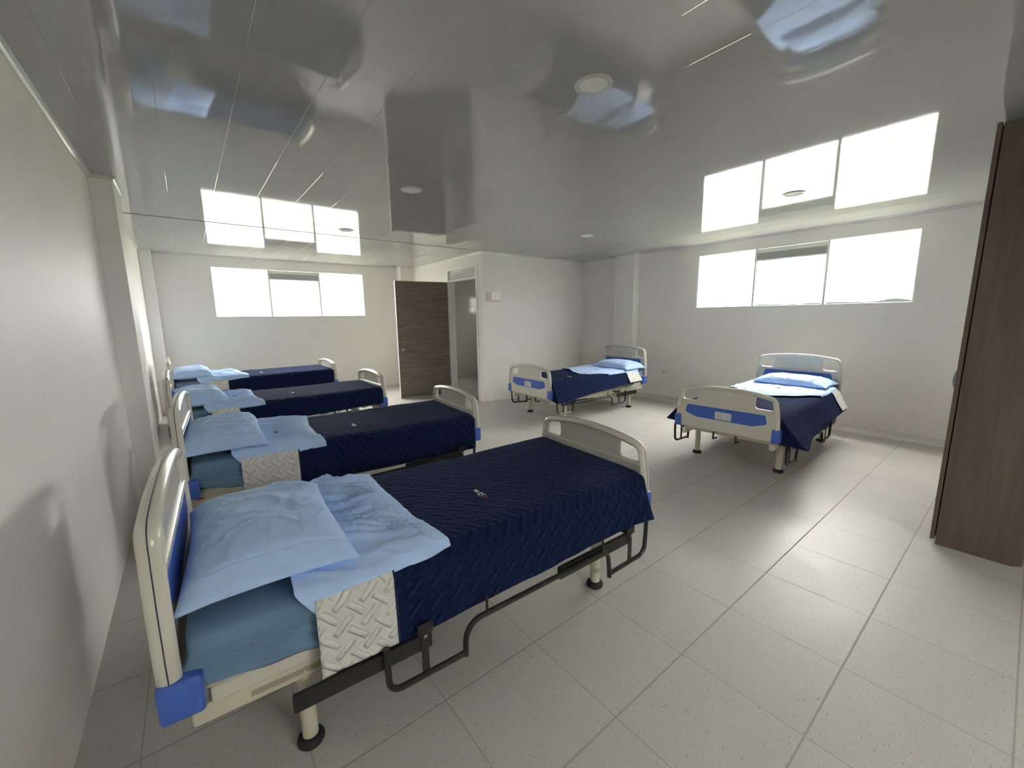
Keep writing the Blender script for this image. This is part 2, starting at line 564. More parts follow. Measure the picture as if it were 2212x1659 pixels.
# numpy noise -------------------------------------------------------
def vnoise(x, y, seed=0):
    x = np.asarray(x, float)
    y = np.asarray(y, float)
    xi, yi = np.floor(x).astype(np.int64), np.floor(y).astype(np.int64)
    fx, fy = x - xi, y - yi
    fx, fy = fx * fx * (3 - 2 * fx), fy * fy * (3 - 2 * fy)

    def h(a, b):
        n = (a * 374761393 + b * 668265263 + seed * 974634613) & 0xFFFFFFFF
        n = ((n ^ (n >> 13)) * 1274126177) & 0xFFFFFFFF
        return ((n ^ (n >> 16)) & 0xFFFF) / 65535.0
    return (h(xi, yi) * (1 - fx) + h(xi + 1, yi) * fx) * (1 - fy) + (h(xi, yi + 1) * (1 - fx) + h(xi + 1, yi + 1) * fx) * fy


def fbm(x, y, seed=0, o=3):
    s, a, t = 0, 1.0, 0
    for i in range(o):
        s = s + a * vnoise(np.asarray(x) * 2 ** i, np.asarray(y) * 2 ** i, seed + 17 * i)
        t += a
        a *= 0.5
    return s / t - 0.5


def ridge(x, y, seed=0, p=3.0):
    n = vnoise(x, y, seed)
    return (1 - np.abs(2 * n - 1)) ** p


def grid_mesh(name, X, Y, Z, UV=None, mat=None, parent=None, close=False, skip=None):
    nr, nc = X.shape
    co = np.stack([X, Y, Z], -1).reshape(-1, 3)
    idx = np.arange(nr * nc).reshape(nr, nc)
    if close:
        idx = np.concatenate([idx, idx[:, :1]], 1)
    q = np.stack([idx[:-1, :-1], idx[1:, :-1], idx[1:, 1:], idx[:-1, 1:]], -1).reshape(-1, 4)
    me = bpy.data.meshes.new(name)
    me.from_pydata(co.tolist(), [], q.tolist())
    if UV is not None:
        ul = me.uv_layers.new(name='cloth')
        uv = np.stack(UV, -1).reshape(-1, 2)
        li = np.zeros(len(me.loops), np.int32)
        me.loops.foreach_get('vertex_index', li)
        ul.data.foreach_set('uv', uv[li].astype(np.float32).ravel())
    me.update()
    smooth(me)
    return link(name, me, mat, parent)


# ------------------------------------------------------------------ the room
XL, XD, XR, YS, YF, H = -0.4485, 3.893, 6.326, 5.713, 8.520, 2.507
YN = -2.6
W1 = (0.405, 2.905, 1.497, 2.334)   # x0 x1 z0 z1 on the far wall
W2 = (0.870, 3.350, 1.542, 2.345)   # y0 y1 z0 z1 on the right wall
TH = 0.15

struct(MB().box((XL - 0.2, YN - 0.2, -0.12), (XR + 0.2, YF + 0.2, 0)).build('floor', M['floor'], None, None))
struct(MB().box((XL - 0.2, YN - 0.2, H), (XR + 0.2, YF + 0.2, H + 0.1)).build('ceiling', M['ceiling'], None, None))
struct(MB().box((XL - 0.2, YN - 0.2, 0), (XL, YF + TH, H)).build('wall_left', M['wall'], None, None))
struct(MB().box((XL, 4.383, 0), (XL + 0.132, 4.874, H), 0.004).build('wall_left_column', M['wall'], None, None))
struct(MB().box((XL, 8.29, 0), (XL + 0.14, YF, H), 0.004).build('wall_far_left_column', M['wall'], None, None))
struct(MB().box((3.598, 8.29, 0), (XD, YF, H), 0.004).build('wall_far_right_column', M['wall'], None, None))
b = MB()
b.box((XL, YF, 0), (XR + TH, YF + TH, W1[2])).box((XL, YF, W1[3]), (XR + TH, YF + TH, H))
b.box((XL, YF, W1[2]), (W1[0], YF + TH, W1[3])).box((W1[1], YF, W1[2]), (XR + TH, YF + TH, W1[3]))
struct(b.build('wall_far', M['wall'], None, None))
b = MB()
b.box((XR, YN, 0), (XR + TH, YF, W2[2])).box((XR, YN, W2[3]), (XR + TH, YF, H))
b.box((XR, YN, W2[2]), (XR + TH, W2[0], W2[3])).box((XR, W2[1], W2[2]), (XR + TH, 7.05, W2[3])).box((XR, 7.55, W2[2]), (XR + TH, YF, W2[3])).box((XR, 7.05, 2.02), (XR + TH, 7.55, W2[3]))
struct(b.build('wall_right', M['wall'], None, None))
struct(MB().box((6.165, 4.40, 0), (XR, 4.81, H), 0.004).build('wall_right_column', M['wall'], None, None))
struct(MB().box((XD + 0.12, YS, 0), (XR, YS + 0.12, H)).build('wall_alcove', M['wall'], None, None))
DY0, DY1, DZ = 5.882, 6.850, 2.3075
b = MB()
b.box((XD, YS, 0), (XD + 0.12, DY0, H)).box((XD, DY1, 0), (XD + 0.12, YF, H)).box((XD, DY0, DZ), (XD + 0.12, DY1, H))
struct(b.build('wall_doorway', M['wall'], None, None))
W4 = (0.90, 2.10, 1.52, 2.34)       # x0 x1 z0 z1 of the unseen window added behind the camera for fill light
b = MB()
b.box((XL, YN - TH, 0), (XR + TH, YN, W4[2])).box((XL, YN - TH, W4[3]), (XR + TH, YN, H)).box((XL, YN - TH, W4[2]), (W4[0], YN, W4[3])).box((W4[1], YN - TH, W4[2]), (XR + TH, YN, W4[3]))
struct(b.build('wall_near', M['wall'], None, None))
struct(MB().box((3.75, -0.30, 0), (XR, -0.17, H)).build('wall_near_partition', M['wall'], None, None))
# tiled lining of the washroom behind the door
b = MB()
b.box((XD + 0.12, YF - 0.012, 0), (XR, YF, H))
b.box((XR - 0.012, YS + 0.12, 0), (XR, 7.05, H)).box((XR - 0.012, 7.55, 0), (XR, YF - 0.012, H)).box((XR - 0.012, 7.05, 0), (XR, 7.55, W2[2])).box((XR - 0.012, 7.05, 2.02), (XR, 7.55, H)).box((XD + 0.12, YS + 0.12, 0), (XR - 0.012, YS + 0.132, H))
b.box((XD + 0.12, DY1 + 0.02, 0), (XD + 0.132, YF - 0.012, H))
struct(b.build('wall_washroom', M['tile'], None, None))


# cove along the floor
def cove(name, p0, p1, inward, r=0.07):
    b = MB()
    d = Vector(inward)
    prof = [(0, r)] + [(r - r * math.cos(a), r - r * math.sin(a)) for a in np.linspace(0.05, math.pi / 2, 7)] + [(r, 0.0006), (0, 0.0006)]
    for a, t in ((p0, 0),):
        pass
    ra = [b.bm.verts.new(Vector((p0[0], p0[1], 0)) + d * u + Vector((0, 0, v))) for u, v in prof]
    rb = [b.bm.verts.new(Vector((p1[0], p1[1], 0)) + d * u + Vector((0, 0, v))) for u, v in prof]
    n = len(prof)
    for i in range(n):
        b.bm.faces.new((ra[i], ra[(i + 1) % n], rb[(i + 1) % n], rb[i]))
    b.bm.faces.new(ra)
    b.bm.faces.new(rb)
    struct(b.build(name, M['cove'], None, 0.5))


cove('baseboard_right', (XR, 4.40), (XR, -0.17), (-1, 0, 0))
cove('baseboard_alcove', (XD + 0.05, YS), (XR, YS), (0, -1, 0), 0.045)
cove('baseboard_far', (XL + 0.14, YF), (3.598, YF), (0, -1, 0), 0.045)


# plastic moulding under the ceiling
def crown(name, p0, p1, inward):
    b = MB()
    d = Vector(inward)
    prof = [(0, 0), (0.024, 0), (0.024, -0.005), (0.012, -0.009), (0.007, -0.017), (0.005, -0.026), (0, -0.026)]
    ra = [b.bm.verts.new(Vector((p0[0], p0[1], H)) + d * u + Vector((0, 0, v))) for u, v in prof]
    rb = [b.bm.verts.new(Vector((p1[0], p1[1], H)) + d * u + Vector((0, 0, v))) for u, v in prof]
    n = len(prof)
    for i in range(n):
        b.bm.faces.new((ra[i], ra[(i + 1) % n], rb[(i + 1) % n], rb[i]))
    b.bm.faces.new(ra)
    b.bm.faces.new(rb)
    struct(b.build(name, M['trim'], None, 0.3))


for i, (p0, p1, inw) in enumerate((
        ((XL, YN), (XL, 4.383), (1, 0, 0)), ((XL, 4.383), (XL + 0.132, 4.383), (0, -1, 0)), ((XL + 0.132, 4.383), (XL + 0.132, 4.874), (1, 0, 0)),
        ((XL, 4.874), (XL, 8.29), (1, 0, 0)), ((XL, 8.29), (XL + 0.14, 8.29), (0, -1, 0)), ((XL + 0.14, YF), (3.598, YF), (0, -1, 0)),
        ((3.598, 8.29), (XD, 8.29), (0, -1, 0)), ((XD, YS), (XD, 8.29), (-1, 0, 0)), ((XD, YS), (XR, YS), (0, -1, 0)),
        ((XR, 4.81), (XR, YS), (-1, 0, 0)), ((6.165, 4.40), (6.165, 4.81), (-1, 0, 0)), ((6.165, 4.40), (XR, 4.40), (0, -1, 0)),
        ((XR, -0.17), (XR, 4.40), (-1, 0, 0)))):
    crown('trim_%d' % (i + 1), p0, p1, inw)
struct(MB().box((XL + 0.0, YS - 0.006, H - 0.0035), (XD, YS + 0.006, H)).build('trim_14', M['joint'], None, None))


# windows -------------------------------------------------------------
def window(name, along, plane, a0, a1, z0, z1, m1, m2, sign):
    """along: 0 = runs in x on a wall facing -y, 1 = runs in y on a wall facing -x"""
    def bx(mb, u0, u1, w0, w1, z_0, z_1, bev=0.003, mat=0):
        if along == 0:
            lo, hi = (u0, plane + w0, z_0), (u1, plane + w1, z_1)
        else:
            lo, hi = (plane + w0, u0, z_0), (plane + w1, u1, z_1)
        mb.box(lo, hi, bev, 1, mat)
    f = 0.016
    b = MB()
    bx(b, a0, a1, 0.0, 0.06, z0, z0 + f)
    bx(b, a0, a1, 0.0, 0.06, z1 - f, z1)
    bx(b, a0, a0 + f, 0.0, 0.06, z0 + f, z1 - f)
    bx(b, a1 - f, a1, 0.0, 0.06, z0 + f, z1 - f)
    for mm in (m1, m2):
        bx(b, mm - 0.014, mm + 0.014, 0.0, 0.06, z0 + f, z1 - f)
    w = struct(b.build(name, M['alu'], None, None))
    b = MB()   # the hinged middle sash: its deep head and the slot above it
    lo, hi = m1 + 0.014, m2 - 0.014
    bx(b, lo, hi, 0.005, 0.055, z1 - 0.165, z1 - 0.075, mat=1)
    bx(b, lo, hi, 0.012, 0.05, z1 - 0.075, z1 - f - 0.004, mat=0)
    bx(b, lo, hi, -0.004, 0.05, z1 - 0.182, z1 - 0.165, mat=0)
    bx(b, lo, lo + 0.012, 0.01, 0.05, z0 + f, z1 - 0.182)
    bx(b, hi - 0.012, hi, 0.01, 0.05, z0 + f, z1 - 0.182)
    b.build('window_sash', [M['alu'], M['alu_grey']], w, None)
    for u0, u1, zt in ((a0 + f, m1 - 0.014, z1 - f), (lo + 0.012, hi - 0.012, z1 - 0.182), (m2 + 0.014, a1 - f, z1 - f)):
        b = MB()
        bx(b, u0, u1, 0.028, 0.034, z0 + f, zt, 0)
        b.build('window_pane', M['glass'], w, None)


window('window_1', 0, YF + 0.004, *W1[:2], *W1[2:], 1.236, 2.070, 1)
window('window_2', 1, XR + 0.004, *W2[:2], *W2[2:], 1.698, 2.528, 1)
window('window_4_added_fill', 0, YN - 0.064, *W4[:2], *W4[2:], 1.30, 1.70, 1)  # added opening out of view, lets in light for the beds' near sides
b = MB()
y0_, y1_, z0_, z1_ = 7.05, 7.55, W2[2], 2.02
for lo, hi in (((XR, y0_, z0_), (XR + 0.05, y1_, z0_ + 0.025)), ((XR, y0_, z1_ - 0.025), (XR + 0.05, y1_, z1_)), ((XR, y0_, z0_), (XR + 0.05, y0_ + 0.025, z1_)), ((XR, y1_ - 0.025, z0_), (XR + 0.05, y1_, z1_)), ((XR, 7.29, z0_), (XR + 0.05, 7.31, z1_)), ((XR, y0_, 1.77), (XR + 0.05, y1_, 1.79))):
    b.box(lo, hi)
w3 = struct(b.build('window_3', M['alu'], None, None))
MB().box((XR + 0.02, y0_ + 0.025, z0_ + 0.025), (XR + 0.026, y1_ - 0.025, z1_ - 0.025)).build('window_pane', M['glass'], w3, None)

# door -----------------------------------------------------------------
b = MB()
for lo, hi in (((XD - 0.012, DY0 - 0.03, 0), (XD + 0.132, DY0 + 0.022, DZ + 0.02)), ((XD - 0.012, DY1 - 0.022, 0), (XD + 0.132, DY1 + 0.03, DZ + 0.02)),
               ((XD - 0.012, DY0 + 0.022, DZ - 0.022), (XD + 0.132, DY1 - 0.022, DZ + 0.02)), ((XD - 0.006, DY0 + 0.022, 2.092), (XD + 0.126, DY1 - 0.022, 2.118))):
    b.box(lo, hi, 0.003, 1)
door = struct(b.build('door_1', M['alu'], None, None))
b = MB()
for k in range(4):
    z = 2.118 + 0.022 + k * 0.043
    b.box((XD + 0.01, DY0 + 0.022, z - 0.003), (XD + 0.054, DY1 - 0.022, z + 0.003), rot=Matrix.Rotation(math.radians(42), 3, 'Y'))
b.build('door_louvre', M['alu'], door, None)
hinge = Vector((XD - 0.016, DY1 - 0.018, 0))
ang = math.atan2(0.118, -0.972)
leaf_w, leaf_t = 0.975, 0.038
b = MB()
b.box((0.004, -leaf_t, 0.012), (leaf_w, 0, 2.088), 0.002, 1)
leaf = b.build('door_leaf', M['door'], door, None)
leaf.location = hinge
leaf.rotation_euler = (0, 0, ang)
b = MB()
b.box((leaf_w, -leaf_t - 0.001, 0.012), (leaf_w + 0.005, 0.001, 2.09)).box((0.0, -leaf_t - 0.001, 2.088), (leaf_w + 0.005, 0.001, 2.093)).box((0.004, -leaf_t - 0.001, 0.006), (leaf_w + 0.005, 0.001, 0.012))
b.build('door_edging', M['alu'], leaf, None)
for side in (1, -1):
    b = MB()
    y0 = 0 if side > 0 else -leaf_t
    kx, kz = leaf_w - 0.06, 0.90
    b.tube([(kx, y0, kz), (kx, y0 + side * 0.012, kz)], 0.030, 20)
    b.tube([(kx, y0 + side * 0.012, kz), (kx, y0 + side * 0.035, kz)], 0.011, 14)
    b.tube([(kx, y0 + side * d_, kz) for d_ in (0.035, 0.040, 0.052, 0.060, 0.063)], 0.024, 20)
    b.build('door_knob', M['steel'], leaf)
for hz in (0.25, 1.0, 1.82):
    b = MB()
    b.tube([(0.0, 0.004, hz - 0.05), (0.0, 0.004, hz + 0.05)], 0.007, 10)
    b.build('door_hinge', M['steel'], leaf)
struct(MB().box((XD - 0.005, DY0 + 0.022, 0.0005), (XD + 0.13, DY1 - 0.022, 0.008)).build('door_1_threshold', M['threshold'], None, None))

# ------------------------------------------------------------------ outside
b = MB()
b.box((-900, -900, -9.5), (1400, 1400, -9))
struct(b.build('ground', M['soil'], None, None))
# a ridge of distant hills seen over the sill of the right window
xs = np.linspace(0, 1, 90)
b = MB()
bm = b.bm
ridge_rows = []
for j, (off, hs) in enumerate(((-60, 0.0), (0, 1.0), (80, 0.8), (200, 0.0))):
    row = []
    for t in xs:
        ang_ = math.radians(-4 + 26 * t)
        R_ = 900 + off
        el = 0.0190 + 0.0050 * math.exp(-((math.degrees(ang_) - 9.2) / 1.3) ** 2) + 0.0014 * math.exp(-((math.degrees(ang_) - 14) / 2.0) ** 2) + 0.0022 * float(fbm(t * 42, 0.3, 5, 4))
        top_z = CAM_H + 900 * el
        row.append(bm.verts.new((R_ * math.cos(ang_), R_ * math.sin(ang_), -9 + (top_z + 9) * hs)))
    ridge_rows.append(row)
for a, c in zip(ridge_rows, ridge_rows[1:]):
    for k in range(len(xs) - 1):
        bm.faces.new((a[k], a[k + 1], c[k + 1], c[k]))
struct(b.build('hills', M['hill'], None, None))

# ------------------------------------------------------------------ ceiling lamps
LAMPS = (
    (1.612, 1.41, 'largest looking round recessed ceiling lamp, above the foot of the front bed'),
    (1.607, 3.38, 'round recessed ceiling lamp beside the dark door reflection, above the second bed of the row'),
    (1.643, 5.31, 'round recessed ceiling lamp set against the bright reflection of the far wall window'),
    (4.417, 1.49, 'round recessed ceiling lamp set inside the reflection of the wide right wall window'),
    (4.353, 3.87, 'small round recessed ceiling lamp above the bed beside the square column'),
)
for x, y, lab in LAMPS:
    t = thing('ceiling_lamp', lab, 'lamp', (x, y, H), 0, 'recessed round ceiling lamps')
    b = MB()
    b.lathe([(0.066, -0.001), (0.068, -0.006), (0.080, -0.007), (0.087, -0.004), (0.088, 0.0)], 0, 0, 40)
    b.build('lamp_ring', M['ring'], t)
    b = MB()
    b.lathe([(0.0, -0.0035), (0.05, -0.0035), (0.066, -0.002)], 0, 0, 40)
    b.build('lamp_diffuser', M['diffuser'], t)

# ------------------------------------------------------------------ sign and sockets
t = thing('washroom_sign', 'small pale washroom sign with a pink lower band on the wall beside the door', 'sign', (4.105, YS, 1.782))
MB().box((-0.150, -0.010, -0.062), (0.150, 0.0, 0.082), 0.004).build('sign_board', M['sign'], t, None)
MB().box((-0.148, -0.0112, -0.080), (0.146, 0.0, -0.048), 0.002).build('colour_band', M['sign_pink'], t, None)
b = MB()
x0, x1, z0, z1 = -0.138, -0.044, -0.040, 0.066
for lo, hi in (((x0, z0), (x1, z0 + 0.010)), ((x0, z1 - 0.010), (x1, z1)), ((x0, z0), (x0 + 0.008, z1)), ((x1 - 0.008, z0), (x1, z1))):
    b.box((lo[0], -0.0112, lo[1]), (hi[0], -0.0095, hi[1]))
b.box((-0.093, -0.0112, z0), (-0.089, -0.0095, z1))
for cx, skirt in ((-0.112, False), (-0.070, True)):
    b.tube([(cx, -0.0112, 0.044), (cx, -0.0096, 0.044)], 0.008, 12)
    if skirt:
        b.prism([(cx - 0.005, 0.032), (cx + 0.005, 0.032), (cx + 0.014, -0.004), (cx - 0.014, -0.004)], 1, -0.0112, -0.0096)
    else:
        b.prism([(cx - 0.011, 0.032), (cx + 0.011, 0.032), (cx + 0.007, -0.004), (cx - 0.007, -0.004)], 1, -0.0112, -0.0096)
    b.box((cx - 0.006, -0.0112, -0.028), (cx - 0.001, -0.0096, -0.004)).box((cx + 0.001, -0.0112, -0.028), (cx + 0.006, -0.0096, -0.004))
b.build('pictogram', M['sign_mark'], t, None)
b = MB()
for k, (w_, hh_) in enumerate(((0.022, 0.02), (0.018, 0.014), (0.024, 0.016), (0.02, 0.014), (0.022, 0.016))):
    xx = -0.022 + k * 0.030
    b.tube([(xx, -0.0105, 0.0), (xx + w_ * 0.5, -0.0105, hh_), (xx + w_, -0.0105, 0.002)], 0.0016, 6)
b.build('lettering', M['sign_faint'], t, None)


def socket(loc, rz, lab):
    t = thing('wall_socket', lab, 'socket', loc, rz, 'power sockets low on the walls')
    MB().box((-0.060, -0.009, -0.036), (0.060, 0.0, 0.036), 0.004).build('cover_plate', M['plate'], t, 0.5)
    for sx in (-0.026, 0.026):
        s = MB().box((sx - 0.018, -0.0105, -0.018), (sx + 0.018, -0.006, 0.018), 0.002).build('outlet', M['plate'], t, None)
        b = MB()
        b.box((sx - 0.008, -0.0112, -0.006), (sx - 0.005, -0.009, 0.007)).box((sx + 0.005, -0.0112, -0.006), (sx + 0.008, -0.009, 0.007))
        b.build('slot', M['slot'], s, None)


socket((XR, 3.82, 0.495), -math.pi / 2, 'white wall socket low between the square column and the bed under the right window')
socket((XL, 4.20, 0.445), math.pi / 2, 'wall socket seen edge-on on the left wall just before the first column')

# ------------------------------------------------------------------ wardrobe
WX, WY, WZ = 3.551, 0.232, 2.439
t = thing('wardrobe', 'tall brown wood wardrobe standing at the right edge with its side towards the room', 'wardrobe', (WX, WY, 0))
b = MB()
n = 8
poly = [(0, 0), (0, -0.28)] + [(0.07 - 0.07 * math.cos(a), -0.28 - 0.07 * math.sin(a)) for a in np.linspace(0.1, math.pi / 2, n)] + [(1.5, -0.35), (1.5, 0)]
b.prism(poly, 2, 0.0, WZ)
b.build('body', M['ward'], t, 0.35)
for k in range(3):
    b = MB()
    b.box((-0.004 + k * 0.502, 0.006, 0.03), (0.494 + k * 0.502, 0.026, WZ + 0.004), 0.002, 1)
    d_ = b.build('door', M['ward'], t, None)
    hx = 0.44 if k == 0 else (0.56 if k == 1 else 1.06)
    b = MB()
    b.tube([(hx, 0.026 + 0.040 * math.sin(a), 1.0 + 0.10 * -math.cos(a)) for a in np.linspace(0, math.pi, 13)], 0.005, 8)
    b.build('handle', M['steel'], d_)

# ------------------------------------------------------------------ hospital beds
BL, HW = 2.106, 0.453


def arch_outline(zb, wb, pts_side, zpeak, zcorner, n=18):
    """half outline mirrored; returns list of (y, z) going round counter-clockwise from bottom right"""
    ycor = pts_side[-1][0]
    right = [(wb, zb)] + pts_side
    # rounded corner then the shallow arch
    rc = 0.075
    arc = []
    for a in np.linspace(0, math.pi / 2 * 0.88, 7):
        arc.append((ycor - rc + rc * math.cos(a), zcorner - rc + rc * math.sin(a)))
    y_e, z_e = arc[-1]
    top = []
    for k in range(1, n):
        y = y_e * (1 - k / n)
        top.append((y, z_e + (zpeak - z_e) * (1 - (y / y_e) ** 2)))
    half = right + arc + top
    return half + [(0.0, zpeak)] + [(-y, z) for y, z in reversed(half)]


def rounded_poly(pts, r, n=5):
    out = []
    k = len(pts)
    for i in range(k):
        p, a, c = Vector(pts[i]), Vector(pts[i - 1]), Vector(pts[(i + 1) % k])
        d1, d2 = (a - p), (c - p)
        rr = min(r, d1.length * 0.45, d2.length * 0.45)
        p1, p2 = p + d1.normalized() * rr, p + d2.normalized() * rr
        for s in np.linspace(0, 1, n):
            out.append(tuple(p1 * (1 - s) ** 2 + p * (2 * s * (1 - s)) + p2 * s ** 2))
    return out


def plate_from_curves(loops, thick, bevel):
    """a filled 2D outline with holes, extruded and rolled at its edges, as a mesh in (x=thickness, y, z)"""
    cu = bpy.data.curves.new('outline', 'CURVE')
    cu.dimensions = '2D'
    cu.fill_mode = 'BOTH'
    cu.extrude = thick / 2 - bevel
    cu.bevel_depth = bevel
    cu.bevel_resolution = 3
    cu.offset = -bevel
    for lp in loops:
        s = cu.splines.new('POLY')
        s.points.add(len(lp) - 1)
        for p, (y, z) in zip(s.points, lp):
            p.co = (y, z, 0, 1)
        s.use_cyclic_u = True
    o = bpy.data.objects.new('outline', cu)
    C.objects.link(o)
    dg = bpy.context.evaluated_depsgraph_get()
    me = bpy.data.meshes.new_from_object(o.evaluated_get(dg))
    bpy.data.objects.remove(o)
    bpy.data.curves.remove(cu)
    co = np.zeros(len(me.vertices) * 3, np.float32)
    me.vertices.foreach_get('co', co)
    co = co.reshape(-1, 3)
    me.vertices.foreach_set('co', np.stack([co[:, 2], co[:, 0], co[:, 1]], -1).astype(np.float32).ravel())
    me.update()
    return me


def board_mesh(out, holes, band, ridge_z, ridge_w):
    slab = plate_from_curves([out] + holes, 0.026, 0.006)
    b = MB()
    b.bm.from_mesh(slab)
    bpy.data.meshes.remove(slab)
    # thick rolled rim running up one side, over the arch and down the other
    def inset(d):
        pts = []
        for k in range(1, len(out) - 1):
            t = Vector((out[k + 1][0] - out[k - 1][0], out[k + 1][1] - out[k - 1][1])).normalized()
            pts.append((0, out[k][0] - t.y * d, out[k][1] + t.x * d))
        return pts
    rim = inset(0.018)
    b.tube(rim, 0.020, 12, flat=0.029)
    b.tube([(0, -ridge_w, ridge_z), (0, ridge_w, ridge_z)], 0.013, 10, flat=0.022)
    # lower body slightly fuller than the thin panel between the hand holes
    b.prism(rounded_poly(band, 0.012), 0, -0.019, 0.019)
    return b


def hand_hole(sign, y0, y1, z0, z1, lean):
    p = [(y0, z0), (y1 - 0.004, z0 - 0.003), (y1 - lean, z1 - 0.010), (y0 + 0.002, z1)]
    pts = [(sign * y, z) for y, z in p]
    lp = rounded_poly(pts, 0.032, 6)
    return lp if sign < 0 else list(reversed(lp))


head_out = arch_outline(0.372, 0.405, [(0.437, 0.378), (0.452, 0.40), (0.455, 0.55), (0.449, 0.70), (0.438, 0.80), (0.432, 0.84)], 0.958, 0.925)
foot_out = arch_outline(0.358, 0.402, [(0.437, 0.364), (0.450, 0.385), (0.452, 0.50), (0.444, 0.60), (0.436, 0.65), (0.430, 0.675)], 0.787, 0.752)
head_holes = [hand_hole(s, 0.255, 0.405, 0.782, 0.893, 0.022) for s in (-1, 1)]
foot_holes = [hand_hole(s, 0.250, 0.402, 0.633, 0.735, 0.022) for s in (-1, 1)]
head_band = [(-0.43, 0.40), (0.43, 0.40), (0.428, 0.758), (-0.428, 0.758)]
foot_band = [(-0.428, 0.375), (0.428, 0.375), (0.418, 0.612), (-0.418, 0.612)]
head_inlay = rounded_poly([(-0.365, 0.655), (-0.25, 0.610), (0.25, 0.610), (0.365, 0.655), (0.345, 0.745), (-0.345, 0.745)], 0.015)
foot_inlay = rounded_poly([(-0.358, 0.508), (-0.245, 0.472), (0.245, 0.472), (0.358, 0.508), (0.342, 0.586), (-0.342, 0.586)], 0.015)


